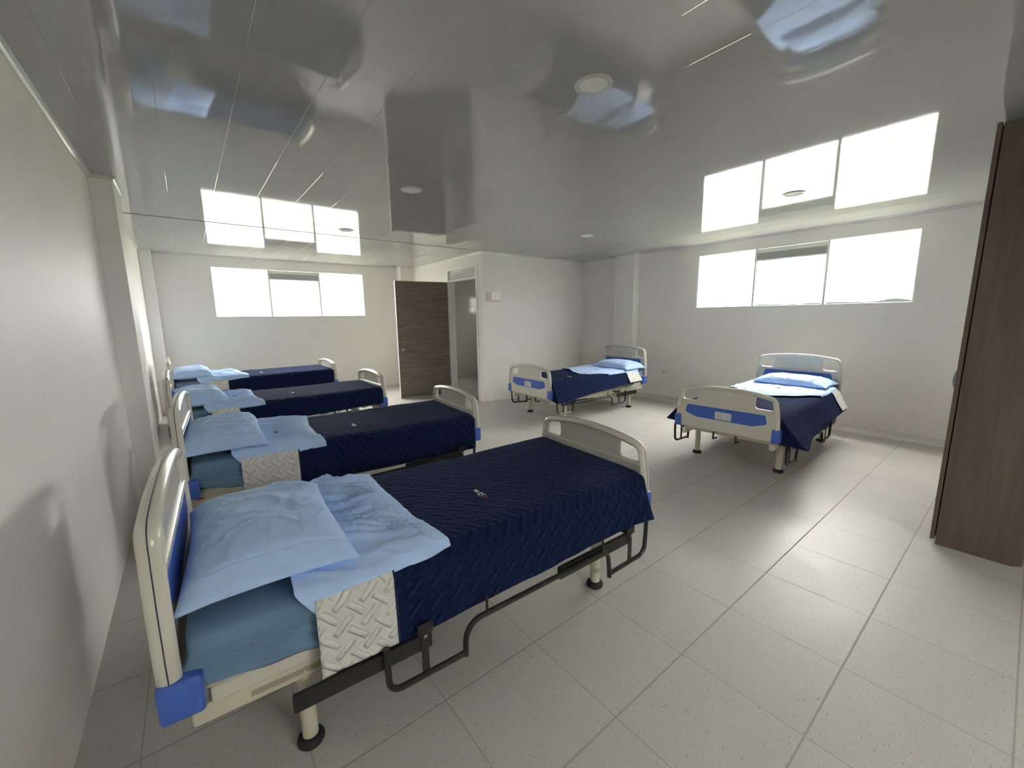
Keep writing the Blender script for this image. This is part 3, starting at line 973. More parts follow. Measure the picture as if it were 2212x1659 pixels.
def make_bed():
    root = thing('hospital_bed', 'x', 'bed')
    # boards
    for nm, out, holes, band, inlay, X, rz, rw in (
            ('headboard', head_out, head_holes, head_band, head_inlay, 0.026, 0.766, 0.425),
            ('footboard', foot_out, foot_holes, foot_band, foot_inlay, BL - 0.026, 0.618, 0.415)):
        bd = board_mesh(out, holes, band, rz, rw).build(nm, M['abs_'], root, 0.7)
        bd.location = (X, 0, 0)
        for s in (-1, 1):
            b = MB()
            b.prism(inlay, 0, s * 0.0185, s * 0.0215)
            p = b.build('inlay_panel', M['blue'], bd, None)
            p['label'] = 'cobalt blue inlay panel'
        b = MB()
        sy = []
        for k in range(2, len(out) - 2):
            t_ = Vector((out[k + 1][0] - out[k - 1][0], out[k + 1][1] - out[k - 1][1])).normalized()
            sy.append((0, out[k][0] + t_.y * 0.0014, out[k][1] - t_.x * 0.0014))
        b.tube(sy, 0.0018, 6)
        b.build('seam', M['seam'], bd)
        if nm == 'footboard':
            b = MB()
            b.box((0.0216, -0.075, 0.481), (0.0232, 0.068, 0.552), 0.0006, 1)
            lb = b.build('name_card', M['paper'], bd, None)
            b = MB()
            for yy, ww in ((-0.058, 0.052), (0.016, 0.020), (0.046, 0.010)):
                for k in range(4):
                    b.box((0.0230, yy, 0.492 + k * 0.013), (0.0235, yy + ww * (1 - 0.12 * (k % 2)), 0.497 + k * 0.013))
            b.build('card_print', M['ink'], lb, None)
    for X0, X1 in ((-0.006, 0.098), (BL - 0.098, BL + 0.006)):
        for s in (-1, 1):
            b = MB()
            b.box((X0, s * 0.398, 0.357), (X1, s * 0.464, 0.477), 0.014, 3)
            b.build('corner_bumper', M['blue'], root, 0.8)
    # frame and mattress platform
    b = MB()
    for s in (-1, 1):
        b.box((0.055, s * 0.372, 0.272), (BL - 0.055, s * 0.408, 0.332), 0.005, 1)
        b.box((0.20, s * 0.4075, 0.292), (0.40, s * 0.4085, 0.312), mat=1)
        b.box((0.105, s * 0.386, 0.3325), (0.42, s * 0.412, 0.382), 0.003, 1, mat=2)
        b.box((0.46, s * 0.386, 0.3325), (BL - 0.11, s * 0.412, 0.350), 0.003, 1)
    for X in (0.08, 0.35, 1.05, 1.756, BL - 0.08):
        b.box((X - 0.02, -0.385, 0.322), (X + 0.02, 0.385, 0.366), 0.003, 1)
    b.build('bed_frame', [M['cream'], M['cream_dark'], M['abs_']], root, None)
    b = MB()
    for X0, X1 in ((0.07, 0.72), (0.735, 0.98), (0.995, 1.36), (1.375, BL - 0.07)):
        b.box((X0, -0.412, 0.3825), (X1, 0.412, 0.394), 0.004, 1)
        for k in range(6):
            yy = -0.33 + k * 0.132
            b.box((X0 + 0.03, yy - 0.015, 0.394), (X1 - 0.03, yy + 0.015, 0.397))
    b.build('mattress_platform', M['cream'], root, None)
    for X in (0.35, BL - 0.35):
        for s in (-1, 1):
            b = MB()
            b.lathe([(0.0, 0.300), (0.031, 0.300), (0.031, 0.255), (0.026, 0.245), (0.0255, 0.02), (0.0, 0.02)], X, s * 0.378, 24)
            lg = b.build('leg', M['cream'], root)
            b = MB()
            b.lathe([(0.0, 0.0), (0.040, 0.0), (0.044, 0.007), (0.044, 0.016), (0.036, 0.028), (0.027, 0.031), (0.0, 0.031)], X, s * 0.378, 24)
            b.build('rubber_foot', M['rubber'], lg)
    # crank screw below the foot end
    b = MB()
    b.tube([(1.12, 0.10, 0.335), (BL - 0.10, 0.10, 0.335)], 0.010, 10)
    b.tube([(1.12, -0.10, 0.335), (BL - 0.10, -0.10, 0.335)], 0.010, 10)
    b.box((1.10, -0.14, 0.295), (1.16, 0.14, 0.36), 0.004, 1)
    for s in (-1, 1):
        b.tube([(BL - 0.12, s * 0.10, 0.335), (BL - 0.06, s * 0.10, 0.335), (BL - 0.055, s * 0.10, 0.30), (BL - 0.055, s * 0.10, 0.275), (BL - 0.13, s * 0.10, 0.27)], 0.009, 8)
    b.build('crank', M['black'], root)
    # folded guard rails on both sides
    for s in (-1, 1):
        Y = s * 0.500

        def path(pts):
            return [(x, Y, z) for x, z in pts]
        b = MB()

        def arc(cx, cz, r, a0, a1, k=7):
            return [(cx + r * math.cos(math.radians(a)), cz + r * math.sin(math.radians(a))) for a in np.linspace(a0, a1, k)]
        up1 = [(0.592, 0.318), (0.594, 0.19)] + arc(0.640, 0.184, 0.045, 185, 270) + [(0.86, 0.138), (0.898, 0.140)]
        b.tube(path(up1), 0.0115, 10)
        mid = [(0.898, 0.128), (0.899, 0.185)] + arc(0.975, 0.190, 0.075, 176, 92, 8) + [(1.30, 0.272), (1.63, 0.280)] + arc(1.665, 0.225, 0.055, 90, 4, 7) + [(1.728, 0.165), (1.730, 0.128)]
        b.tube(path(mid), 0.0115, 10)
        up2 = [(1.730, 0.146), (1.78, 0.148), (1.94, 0.156)] + arc(1.955, 0.212, 0.055, -80, 0, 7) + [(2.014, 0.27), (2.016, 0.345)]
        b.tube(path(up2), 0.0115, 10)
        for X in (0.75, 1.90):
            b.box((X - 0.022, min(s * 0.405, s * 0.478), 0.300), (X + 0.022, max(s * 0.405, s * 0.478), 0.322), 0.002, 1)
        rl = b.build('guard_rail', M['black'], root)
        b = MB()
        for xa, xb, za, zb_ in ((0.302, 0.765, 0.262, 0.262), (1.40, 1.915, 0.268, 0.282)):
            ys_ = sorted((s * 0.474, s * 0.488))
            b = MB()
            b.prism(rounded_poly([(xa, za - 0.030), (xb, zb_ - 0.030), (xb, zb_ + 0.030), (xa, za + 0.030)], 0.010), 1, ys_[0], ys_[1])
            b.build('rail_arm', M['black'], rl, None)
        for X, z0_, z1_ in ((0.735, 0.140, 0.318), (1.893, 0.155, 0.322)):
            b = MB()
            b.box((X - 0.014, min(s * 0.489, s * 0.497), z0_), (X + 0.014, max(s * 0.489, s * 0.497), z1_), 0.003, 1)
            b.box((X - 0.026, min(s * 0.489, s * 0.496), z1_ - 0.02), (X + 0.034, max(s * 0.489, s * 0.496), z1_ + 0.022), 0.003, 1)
            ps = b.build('post', M['black'], rl, None)
            b = MB()
            b.tube([(X, s * 0.495, z1_ - 0.022), (X, s * 0.503, z1_ - 0.022)], 0.007, 8)
            b.build('bolt', M['steel'], ps)
        for X in (1.00, 1.675):
            b = MB()
            b.tube([(X, Y, 0.27), (X, Y, 0.345)], 0.0055, 8)
            b.build('rod', M['black'], rl)
    return root


def copy_tree(o, parent=None):
    c = o.copy()
    C.objects.link(c)
    c.parent = parent
    for ch in list(o.children):
        copy_tree(ch, c)
    return c


# ------------------------------------------------------------------ bedding
def interp(x, pts):
    return np.interp(x, [p[0] for p in pts], [p[1] for p in pts])


def drape(name, mat, rows, ztop, hems, flares, half=0.428, r=0.030, seed=0, foot=None, wr=0.004, thick=0.006, parent=None, nt=46, ns=22, sag=0.012, lift=None, pucker=0.0, dv=0.0):
    """cloth over the bed: rows = X values (array, or function of v giving X for each u), hems/flares: (for -Y side, for +Y side) functions of X"""
    u = rows
    tt = np.linspace(-1, 1, nt)
    kk = np.linspace(0, 1, ns + 1)[1:]
    # columns: side -Y from hem up to the shoulder, top, side +Y
    cols = [('s', -1, k) for k in kk[::-1]] + [('t', t, 0) for t in tt] + [('s', 1, k) for k in kk]
    nr, nc = len(u), len(cols)
    X = np.zeros((nr, nc))
    Y = np.zeros((nr, nc))
    Z = np.zeros((nr, nc))
    V = np.zeros((nr, nc))
    for j, (kind, a, k) in enumerate(cols):
        Xc = u
        if kind == 't':
            y = a * half
            edge = np.clip((abs(a) - 0.86) / 0.14, 0, 1)
            z = ztop + 0.0 * Xc - sag * edge ** 2
            z = z + wr * 1.6 * fbm(Xc * 5, y * 5 + 3, seed, 3) + wr * 2.2 * fbm(Xc * 2.2, y * 1.6, seed + 9, 2)
            if lift is not None:
                z = z + lift(Xc, y)
            X[:, j], Y[:, j], Z[:, j], V[:, j] = Xc, y, z, y
        else:
            sd = 0 if a < 0 else 1
            zh = hems[sd](Xc)
            fl = flares[sd](Xc)
            L = np.maximum(ztop - sag - zh, 0.004)
            s = k * L
            th = np.clip(s / (r * 1.4), 0, 1) * math.pi / 2
            y = half + r * np.sin(th) * np.minimum(1, L / 0.05) + fl * np.clip((s - r) / np.maximum(L - r, 0.01), 0, 1) ** 1.15
            z = ztop - sag - s
            wv = wr * 3.0 * fbm(Xc * 6 + 0.3 * k, k * 1.5, seed + 31 + sd, 3) * k + pucker * np.sin(Xc * 13 + seed) * k ** 2
            y = y + np.maximum(wv, -0.006)
            X[:, j], Y[:, j], Z[:, j], V[:, j] = Xc, a * y, z, a * (half + s)
    UVx = np.array(u)[:, None] + 0 * V
    if foot is not None:
        # rows that fold down between the mattress and the footboard, the sides turning in
        fx, fd, nrow = foot
        ex, ey, ez = [], [], []
        for q in np.linspace(0, 1, nrow + 1)[1:]:
            rx, ry, rz = X[-1].copy(), Y[-1].copy(), Z[-1].copy()
            for j, (kind, a, k) in enumerate(cols):
                if kind == 't':
                    rx[j] = X[-1, j] + fx * math.sin(min(1, q * 3) * math.pi / 2)
                    rz[j] = Z[-1, j] - fd * q
                else:
                    tgt = math.copysign(half - 0.01, a)
                    rx[j] = X[-1, j] + fx * math.sin(min(1, q * 3) * math.pi / 2) * (1 - 0.4 * k)
                    ry[j] = Y[-1, j] + (tgt - Y[-1, j]) * q
                    rz[j] = Z[-1, j] + (max(Z[-1, j], Z[-1, 24] - fd) - Z[-1, j]) * q * 0.7
            ex.append(rx), ey.append(ry), ez.append(rz)
        X, Y, Z = np.vstack([X, ex]), np.vstack([Y, ey]), np.vstack([Z, ez])
        V = np.vstack([V] + [V[-1]] * nrow)
        UVx = np.vstack([UVx] + [UVx[-1] + (i + 1) * fd / nrow for i in range(nrow)])
    o = grid_mesh(name, X, Y, Z, (UVx, V + dv), mat, parent)
    md = o.modifiers.new('thickness', 'SOLIDIFY')
    md.thickness = thick
    md.offset = 1.0
    return o


def make_mattress(seed, dz, root_loc, rz, label):
    """rounded foam block in its stretched sheet, wrinkles pulled towards the corners"""
    n, mrow = 96, 120
    zb, zt = 0.399, 0.578 + dz
    Xc, hx, hy = 1.052, 0.985, 0.432
    # cross-section angle loop per X row
    xs_ = np.concatenate([np.linspace(0, 1, mrow)])
    e = 0.06
    sx = np.sign(xs_ - 0.5) * (1 - (1 - np.abs(2 * xs_ - 1)) ** 1.0)
    rows_x = Xc + hx * np.sin(np.clip(sx, -1, 1) * math.pi / 2) ** 1.0
    X = np.zeros((mrow, n))
    Y = np.zeros((mrow, n))
    Z = np.zeros((mrow, n))
    zc, hz = (zb + zt) / 2, (zt - zb) / 2
    for i in range(mrow):
        d = abs(rows_x[i] - Xc) / hx
        end = (1 - d ** 26) ** (1 / 6.0) if d < 1 else 0.0
        a = np.linspace(0, 2 * math.pi, n, endpoint=False) + 0.03
        ca, sa = np.cos(a), np.sin(a)
        p = 9.0
        rr = (np.abs(ca) ** p + np.abs(sa) ** p) ** (-1 / p)
        y, z = ca * rr, sa * rr
        scale = 0.90 + 0.10 * end
        if i in (0, mrow - 1):
            scale *= 0.985
        X[i] = rows_x[i]
        Y[i] = hy * y * scale
        Z[i] = zc + hz * z * (0.86 + 0.14 * end)
    side = np.clip((np.abs(Y) - 0.36) / 0.06, 0, 1)
    dh = X - 0.07
    zz = (Z - zb) / (zt - zb)
    # creases fanning out from where the quilt pins the sheet
    ray = (zz - 0.45) / (0.55 + 0.9 * np.clip(dh, 0, 0.5))
    w = ridge(dh * 1.1 + 3, ray * 5.2 + 0.5 * fbm(dh * 3, zz * 2, seed), seed, 3.0) - 0.25
    fade = np.clip(1 - np.abs(ray) * 0.9, 0, 1)
    Y = Y + np.sign(Y) * side * (0.046 * w * np.clip(0.25 + dh * 2.2, 0, 1) * fade + 0.010 * fbm(X * 5, zz * 2, seed + 4, 3))
    # the sheet hangs as an uneven lip below the foam
    tl = np.clip((np.abs(Y) - 0.421) / 0.008, 0, 1) * np.clip(1 - zz * 3.5, 0, 1)
    hang = 0.044 + 0.020 * fbm(X * 5, 0 * X, seed + 8, 2) + 0.030 * np.exp(-((X - 0.42) / 0.15) ** 2) - 0.020 * np.exp(-((X - 0.08) / 0.05) ** 2)
    Z = Z - tl * hang
    Y = Y + np.sign(Y) * tl * 0.006
    # sheet corner bulging towards the headboard
    hb = np.exp(-((X - 0.067) / 0.04) ** 2)
    X = X - hb * 0.022 * np.exp(-((zz - 0.42) / 0.13) ** 2) * np.exp(-((np.abs(Y) - 0.43) / 0.05) ** 2)
    Z = Z + np.where(zz > 0.9, 0.006 * fbm(X * 5, Y * 5, seed + 2, 3), 0)
    o = grid_mesh('mattress', X, Y, Z, None, M['mattress'], None, close=True)
    # close the two ends
    bm = bmesh.new()
    bm.from_mesh(o.data)
    es = [e_ for e_ in bm.edges if e_.is_boundary]
    bmesh.ops.holes_fill(bm, edges=es, sides=0)
    bmesh.ops.recalc_face_normals(bm, faces=bm.faces)
    bm.to_mesh(o.data)
    bm.free()
    smooth(o.data)
    o.location = root_loc
    o.rotation_euler = (0, 0, rz)
    tag(o, label, 'mattress', 'mattresses in light blue sheets')
    return o


def make_pillow(cx, cy, cz, sx, sy, hh, rot, seed, label, droop=0.0, ns=-1, tilt=0.0, flange=True):
    n = 110
    g = np.linspace(-1, 1, n)
    U, Vv = np.meshgrid(g, g, indexing='ij')
    # pinched outline: corners stand out, sides draw in
    px = sx / 2 * U * (1 - 0.075 * (1 - Vv ** 2) ** 1.0 * np.abs(U) ** 3)
    py = sy / 2 * Vv * (1 - 0.055 * (1 - U ** 2) ** 1.0 * np.abs(Vv) ** 3)
    prof = np.clip((1 - np.abs(U) ** 3.2), 0, 1) ** 0.55 * np.clip((1 - np.abs(Vv) ** 3.6), 0, 1) ** 0.55
    if flange:
        fl = np.clip(((ns * Vv) - 0.80) / 0.2, 0, 1)
        prof = prof * (1 - 0.45 * fl)
    corner = np.abs(U * Vv)
    wob = 0.5 * fbm(U * 2, Vv * 2, seed + 21, 2)
    streak = ridge(U * 1.3 + 5 + wob, Vv * 5.5 + U * 1.2 + wob * 2, seed, 3.5) - 0.15
    streak2 = ridge(U * 3.2 + wob, Vv * 9.0 - U * 2.5 + wob, seed + 7, 4.0) - 0.12
    crease = ridge(U * 1.6 - Vv * 1.1, U * 1.2 + Vv * 2.1 + wob, seed + 40, 5.0) - 0.1
    wr = 0.018 * fbm(U * 1.3 + seed, Vv * 1.6, seed + 5, 2) + (0.007 + 0.015 * np.clip(U, 0, 1)) * streak + 0.007 * streak2 * (0.4 + np.abs(U)) + 0.005 * crease
    wr = wr + 0.5 * (wr - 0.024 * fbm(U * 1.3 + seed, Vv * 1.6, seed + 5, 2)) * 0
    top = hh * (prof * 0.72) + wr * prof
    bot = -hh * prof * 0.28 + 0.004 * prof * fbm(U * 2, Vv * 2, seed + 3)
    over = np.clip(np.abs(py + cy) - 0.40, 0, 1)
    sagz = -droop * over
    sagz = sagz + tilt * (-px)
    rr = 2 * n
    verts_x = np.concatenate([px, px[:, ::-1]], 1)
    verts_y = np.concatenate([py, py[:, ::-1]], 1)
    verts_z = np.concatenate([top + sagz, (bot + sagz)[:, ::-1]], 1)
    o = grid_mesh('pillow', verts_x, verts_y, verts_z, None, M['sheet'], None, close=True)
    bm = bmesh.new()
    bm.from_mesh(o.data)
    bmesh.ops.remove_doubles(bm, verts=bm.verts, dist=0.0004)
    bmesh.ops.holes_fill(bm, edges=[e_ for e_ in bm.edges if e_.is_boundary], sides=0)
    bmesh.ops.recalc_face_normals(bm, faces=bm.faces)
    bm.to_mesh(o.data)
    bm.free()
    smooth(o.data)
    # the hem line of the pillowcase near its open end
    vv = ns * 0.84
    us = np.linspace(-0.97, 0.97, 40)
    pts = []
    for u_ in us:
        i = np.argmin(np.abs(g - u_))
        j = np.argmin(np.abs(g - vv))
        pts.append((px[i, j], py[i, j], top[i, j] + sagz[i, j] + 0.0004))
    b = MB()
    b.tube(pts, 0.0012, 5)
    b.build('hem_stitch', M['stitch'], o)
    return tag(o, label, 'pillow', 'light blue pillows on the beds')


def emblem_strokes(parts, surf, cx, cy, rot, scale, mat_by):
    """flat embroidered strokes laid on a cloth: parts = list of (material key, radius, [(x,y)...])"""
    bs = {}
    for key, rad, pts in parts:
        b = bs.setdefault(key, MB())
        P = []
        dense = []
        for (xa, ya), (xb, yb) in zip(pts, pts[1:]):
            k_ = max(1, int(math.hypot(xb - xa, yb - ya) / 0.12))
            dense += [(xa + (xb - xa) * i_ / k_, ya + (yb - ya) * i_ / k_) for i_ in range(k_)]
        dense.append(pts[-1])
        for x, y in dense:
            X = cx + scale * (x * math.cos(rot) - y * math.sin(rot))
            Yy = cy + scale * (x * math.sin(rot) + y * math.cos(rot))
            P.append((X, Yy, surf(X, Yy)))
        b.tube(P, rad * scale, 6)
    return bs


def S_(cx, cy, w, h):
    return [(cx + w * 0.5, cy + h * 0.42), (cx + w * 0.1, cy + h * 0.5), (cx - w * 0.4, cy + h * 0.38), (cx - w * 0.35, cy + h * 0.1), (cx + w * 0.3, cy - h * 0.1), (cx + w * 0.42, cy - h * 0.38), (cx, cy - h * 0.5), (cx - w * 0.5, cy - h * 0.42)]


QUILT_LOGO = [
    ('thread_light', 0.07, S_(-0.55, 0.0, 0.55, 1.0)),
    ('thread_light', 0.06, [(0.0, -0.5), (0.05, 0.5), (0.4, 0.3), (0.35, -0.05), (0.05, -0.05)]),
    ('thread_light', 0.05, [(0.30, -0.1), (0.5, -0.55)]),
    ('thread_light', 0.06, [(0.95, -0.3), (0.95, 0.3), (1.15, 0.3), (1.15, -0.3), (0.95, -0.3)]),
    ('thread_light', 0.05, [(1.35, -0.3), (1.35, 0.3), (1.6, -0.25), (1.6, 0.3)]),
    ('thread_light', 0.05, [(1.8, 0.3), (1.8, -0.3), (2.0, -0.3)]),
    ('thread_red', 0.12, [(-1.7, 0.5), (-1.5, 0.15), (-1.75, -0.2), (-1.45, -0.45)]),
    ('thread_red', 0.10, [(-1.3, 0.4), (-1.25, -0.35)]),
]
SHEET_LOGO = [
    ('thread_green', 0.06, [(-0.9, 0.5), (-0.9, -0.5), (0.9, -0.5), (0.9, 0.5), (-0.9, 0.5)]),
    ('thread_green', 0.07, S_(-0.5, 0.0, 0.4, 0.7)),
    ('thread_green', 0.07, [(-0.1, -0.35), (-0.1, 0.35), (0.25, 0.3), (0.2, 0.0), (-0.1, 0.0), (0.28, -0.35)]),
    ('thread_green', 0.07, S_(0.58, 0.0, 0.3, 0.7)),
    ('thread_green', 0.045, [(1.2, -0.8), (1.25, 0.6), (1.5, 0.65)]),
    ('thread_green', 0.035, [(-1.3, -0.7), (-1.2, 0.2), (-1.45, 0.5)]),
    ('thread_green', 0.035, [(-1.35, 0.7), (-1.5, 1.1), (-1.4, 1.6)]),
    ('thread_green', 0.035, [(1.4, 0.9), (1.8, 0.8), (2.0, 1.1), (1.7, 1.3)]),
]


def place(o, loc, rz):
    o.location = loc
    o.rotation_euler = (0, 0, rz)


def make_bedding(bed, loc, rz):
    s, dz, ns = bed['seed'], bed.get('dz', 0.0), bed['ns']
    where = bed['where']
    make_mattress(s, dz, loc, rz, bed['mattress'])
    zq = 0.588 + dz
    nside, fside = (0, 1) if ns < 0 else (1, 0)
    hem_n, hem_f = bed['hem'], bed.get('hem_far', bed['hem'])
    fl_n, fl_f = bed['flare'], bed.get('flare_far', bed['flare'])

    def two(a, b_):
        fa, fb = (lambda x: interp(x, a)), (lambda x: interp(x, b_))
        return (fa, fb) if ns < 0 else (fb, fa)
    xw0, xw1 = bed['white']
    rows = np.concatenate([np.linspace(xw0 + 0.02, xw1, 14), np.linspace(xw1, 2.035, 130)[1:]])
    q = drape('quilt', M['navy'], rows, zq, two(hem_n, hem_f), two(fl_n, fl_f), seed=s, foot=(0.018, 0.16, 8), wr=bed.get('wr', 0.006), thick=0.008, ns=30, lift=lambda x, y: 0.010 * np.exp(-((y + 0.22 * ns) / 0.16) ** 2) * np.exp(-((x - 1.75) / 0.3) ** 2), dv=0.3 * s)
    place(q, loc, rz)
    tag(q, bed['quilt'], 'quilt', 'navy quilts on the beds')
    # turned-back white underside with its navy binding
    wrow = np.linspace(xw0, xw1, 30)
    up = lambda pts, d: [(x, z + d) for x, z in pts]
    w = drape('turned_back_flap', M['white_quilt'], wrow, zq + 0.011, two(up(hem_n, 0.020), up(hem_f, 0.020)), two([(x, f + 0.003) for x, f in fl_n], [(x, f + 0.003) for x, f in fl_f]), half=0.431, r=0.034, seed=s, wr=bed.get('wr', 0.006), thick=0.006, ns=26, parent=q)
    w['label'] = 'white quilted underside turned back'
    # navy binding along the flap's foot-side edge
    me = w.data
    nr, nc = 30, 46 + 2 * 26
    co = np.zeros(len(me.vertices) * 3, np.float32)
    me.vertices.foreach_get('co', co)
    co = co.reshape(nr, nc, 3)
    b = MB()
    b.tube([tuple(p + np.array((0.004, 0, 0.001))) for p in co[-1]], 0.0055, 8)
    b.build('binding', M['piping'], q)
    # emblem on the quilt
    qm = q.data
    co = np.zeros(len(qm.vertices) * 3, np.float32)
    qm.vertices.foreach_get('co', co)
    co = co.reshape(-1, 3)
    topv = co[(np.abs(co[:, 1]) < 0.40) & (co[:, 2] > zq - 0.03)]

    def surf_q(x, y):
        i = np.argmin((topv[:, 0] - x) ** 2 + (topv[:, 1] - y) ** 2)
        return float(topv[i, 2]) + 0.0095
    ex, ey = bed.get('emblem', (1.19, -0.14))
    for key, b in emblem_strokes(QUILT_LOGO, surf_q, ex, ey, math.pi / 2 * (1 if ns < 0 else -1), 0.030, None).items():
        e_ = b.build('embroidered_emblem', M[key], q)
        e_['label'] = 'small embroidered emblem in pale thread' if key == 'thread_light' else 'small embroidered emblem in dull red thread'
    # top sheet folded back over the quilt
    nu = 130
    xe = bed['sheet_edge']      # list of (y, X) for the foot-side edge
    drop = bed['sheet_drop']    # near side hem heights over X
    x0s = bed.get('sheet_x0', 0.34)
    rows = np.linspace(0, 1, nu)
    xm = max(p[1] for p in xe)
    base = np.linspace(x0s, xm, nu)
    hn = lambda x: interp(x, drop)
    hf = lambda x: 0 * x + zq - 0.05
    sh = drape('bed_sheet', M['sheet'], base, zq + 0.021, (hn, hf) if ns < 0 else (hf, hn), (lambda x: 0 * x + 0.004, lambda x: 0 * x + 0.004), half=0.436, r=0.020, seed=s + 50, wr=0.009, thick=0.005, ns=14, nt=130, sag=0.014,
               lift=lambda x, y: bed.get('crumple', 1.3) * np.clip((x - x0s) / 0.25 + 0.3, 0.3, 1) * np.clip((xm - x) / (0.16 * (xm - x0s)), 0.12, 1) * (
                   0.016 * ridge(x * 2.0 + y * 0.6, y * 11 - x * 3.0 * ns + 1.6 * fbm(x * 4, y * 3, s, 2), s + 3, 5.0)
                   + 0.012 * ridge(x * 3.2 + 2 - y, y * 23 - x * 7 * ns + 1.5 * fbm(x * 5, y * 5, s + 1, 2), s + 6, 3.5)
                   + 0.0035 * ridge(x * 5 + 2, y * 38 + x * 6 * ns + fbm(x * 6, y * 6, s + 1, 2), s + 16, 3.0) + 0.014 * fbm(x * 4, y * 4, s + 8, 2)))
    co = np.zeros(len(sh.data.vertices) * 3, np.float32)
    sh.data.vertices.foreach_get('co', co)
    co = co.reshape(-1, 3)
    lim = interp(co[:, 1], xe)
    f = (co[:, 0] - x0s) / (xm - x0s)
    co[:, 0] = x0s + f * (lim - x0s) + 0.008 * fbm(co[:, 1] * 6, 0 * co[:, 1], s + 4, 2) * f
    # on the near side the head-side edge slants back as it hangs
    hangf = np.clip((zq - 0.0 - co[:, 2]) / 0.08, 0, 1)
    co[:, 0] += 0.055 * hangf * np.clip(1 - f, 0, 1) * (co[:, 1] * ns > 0)
    # the folded head-side edge rolls up slightly
    co[:, 2] += 0.008 * np.exp(-f / 0.05) * (np.abs(co[:, 1]) > 0.3)
    sh.data.vertices.foreach_set('co', co.astype(np.float32).ravel())
    sh.data.update()
    place(sh, loc, rz)
    tag(sh, bed['sheet'], 'sheet', 'light blue sheets folded over the quilts')
    # stitched hem near the foot-side edge
    nc = 130 + 28
    g = co.reshape(nu, nc, 3)
    row = int(nu * 0.885)
    b = MB()
    b.tube([tuple(p + np.array((0, 0, 0.0056))) for p in g[row, 15:-15]], 0.0013, 5)
    b.build('hem_stitch', M['stitch'], sh)

    tops = g[:, 14:-14].reshape(-1, 3)

    def surf_s(x, y):
        i = np.argsort((tops[:, 0] - x) ** 2 + (tops[:, 1] - y) ** 2)[:5]
        return float(tops[i, 2].max()) + 0.0060
    sx_, sy_ = bed.get('sheet_emblem', (0.62, -0.14))
    for key, b in emblem_strokes(SHEET_LOGO, surf_s, sx_, sy_, -math.pi / 2, 0.022, None).items():
        e_ = b.build('embroidered_emblem', M[key], sh)
        e_['label'] = 'small dark green embroidered emblem'
    p = bed['pillow']
    pl = make_pillow(*p['c'], *p['s'], 0, s + 90, bed['pillow_label'], p.get('droop', 0.25), ns, p.get('tilt', 0.0))
    cxl, cyl, czl = p['c']
    c_, s__ = math.cos(rz), math.sin(rz)
    pl.location = (loc[0] + c_ * cxl - s__ * cyl, loc[1] + s__ * cxl + c_ * cyl, czl + dz)
    pl.rotation_euler = (p.get('roll', 0), p.get('pitch', 0), rz + p.get('rot', 0))


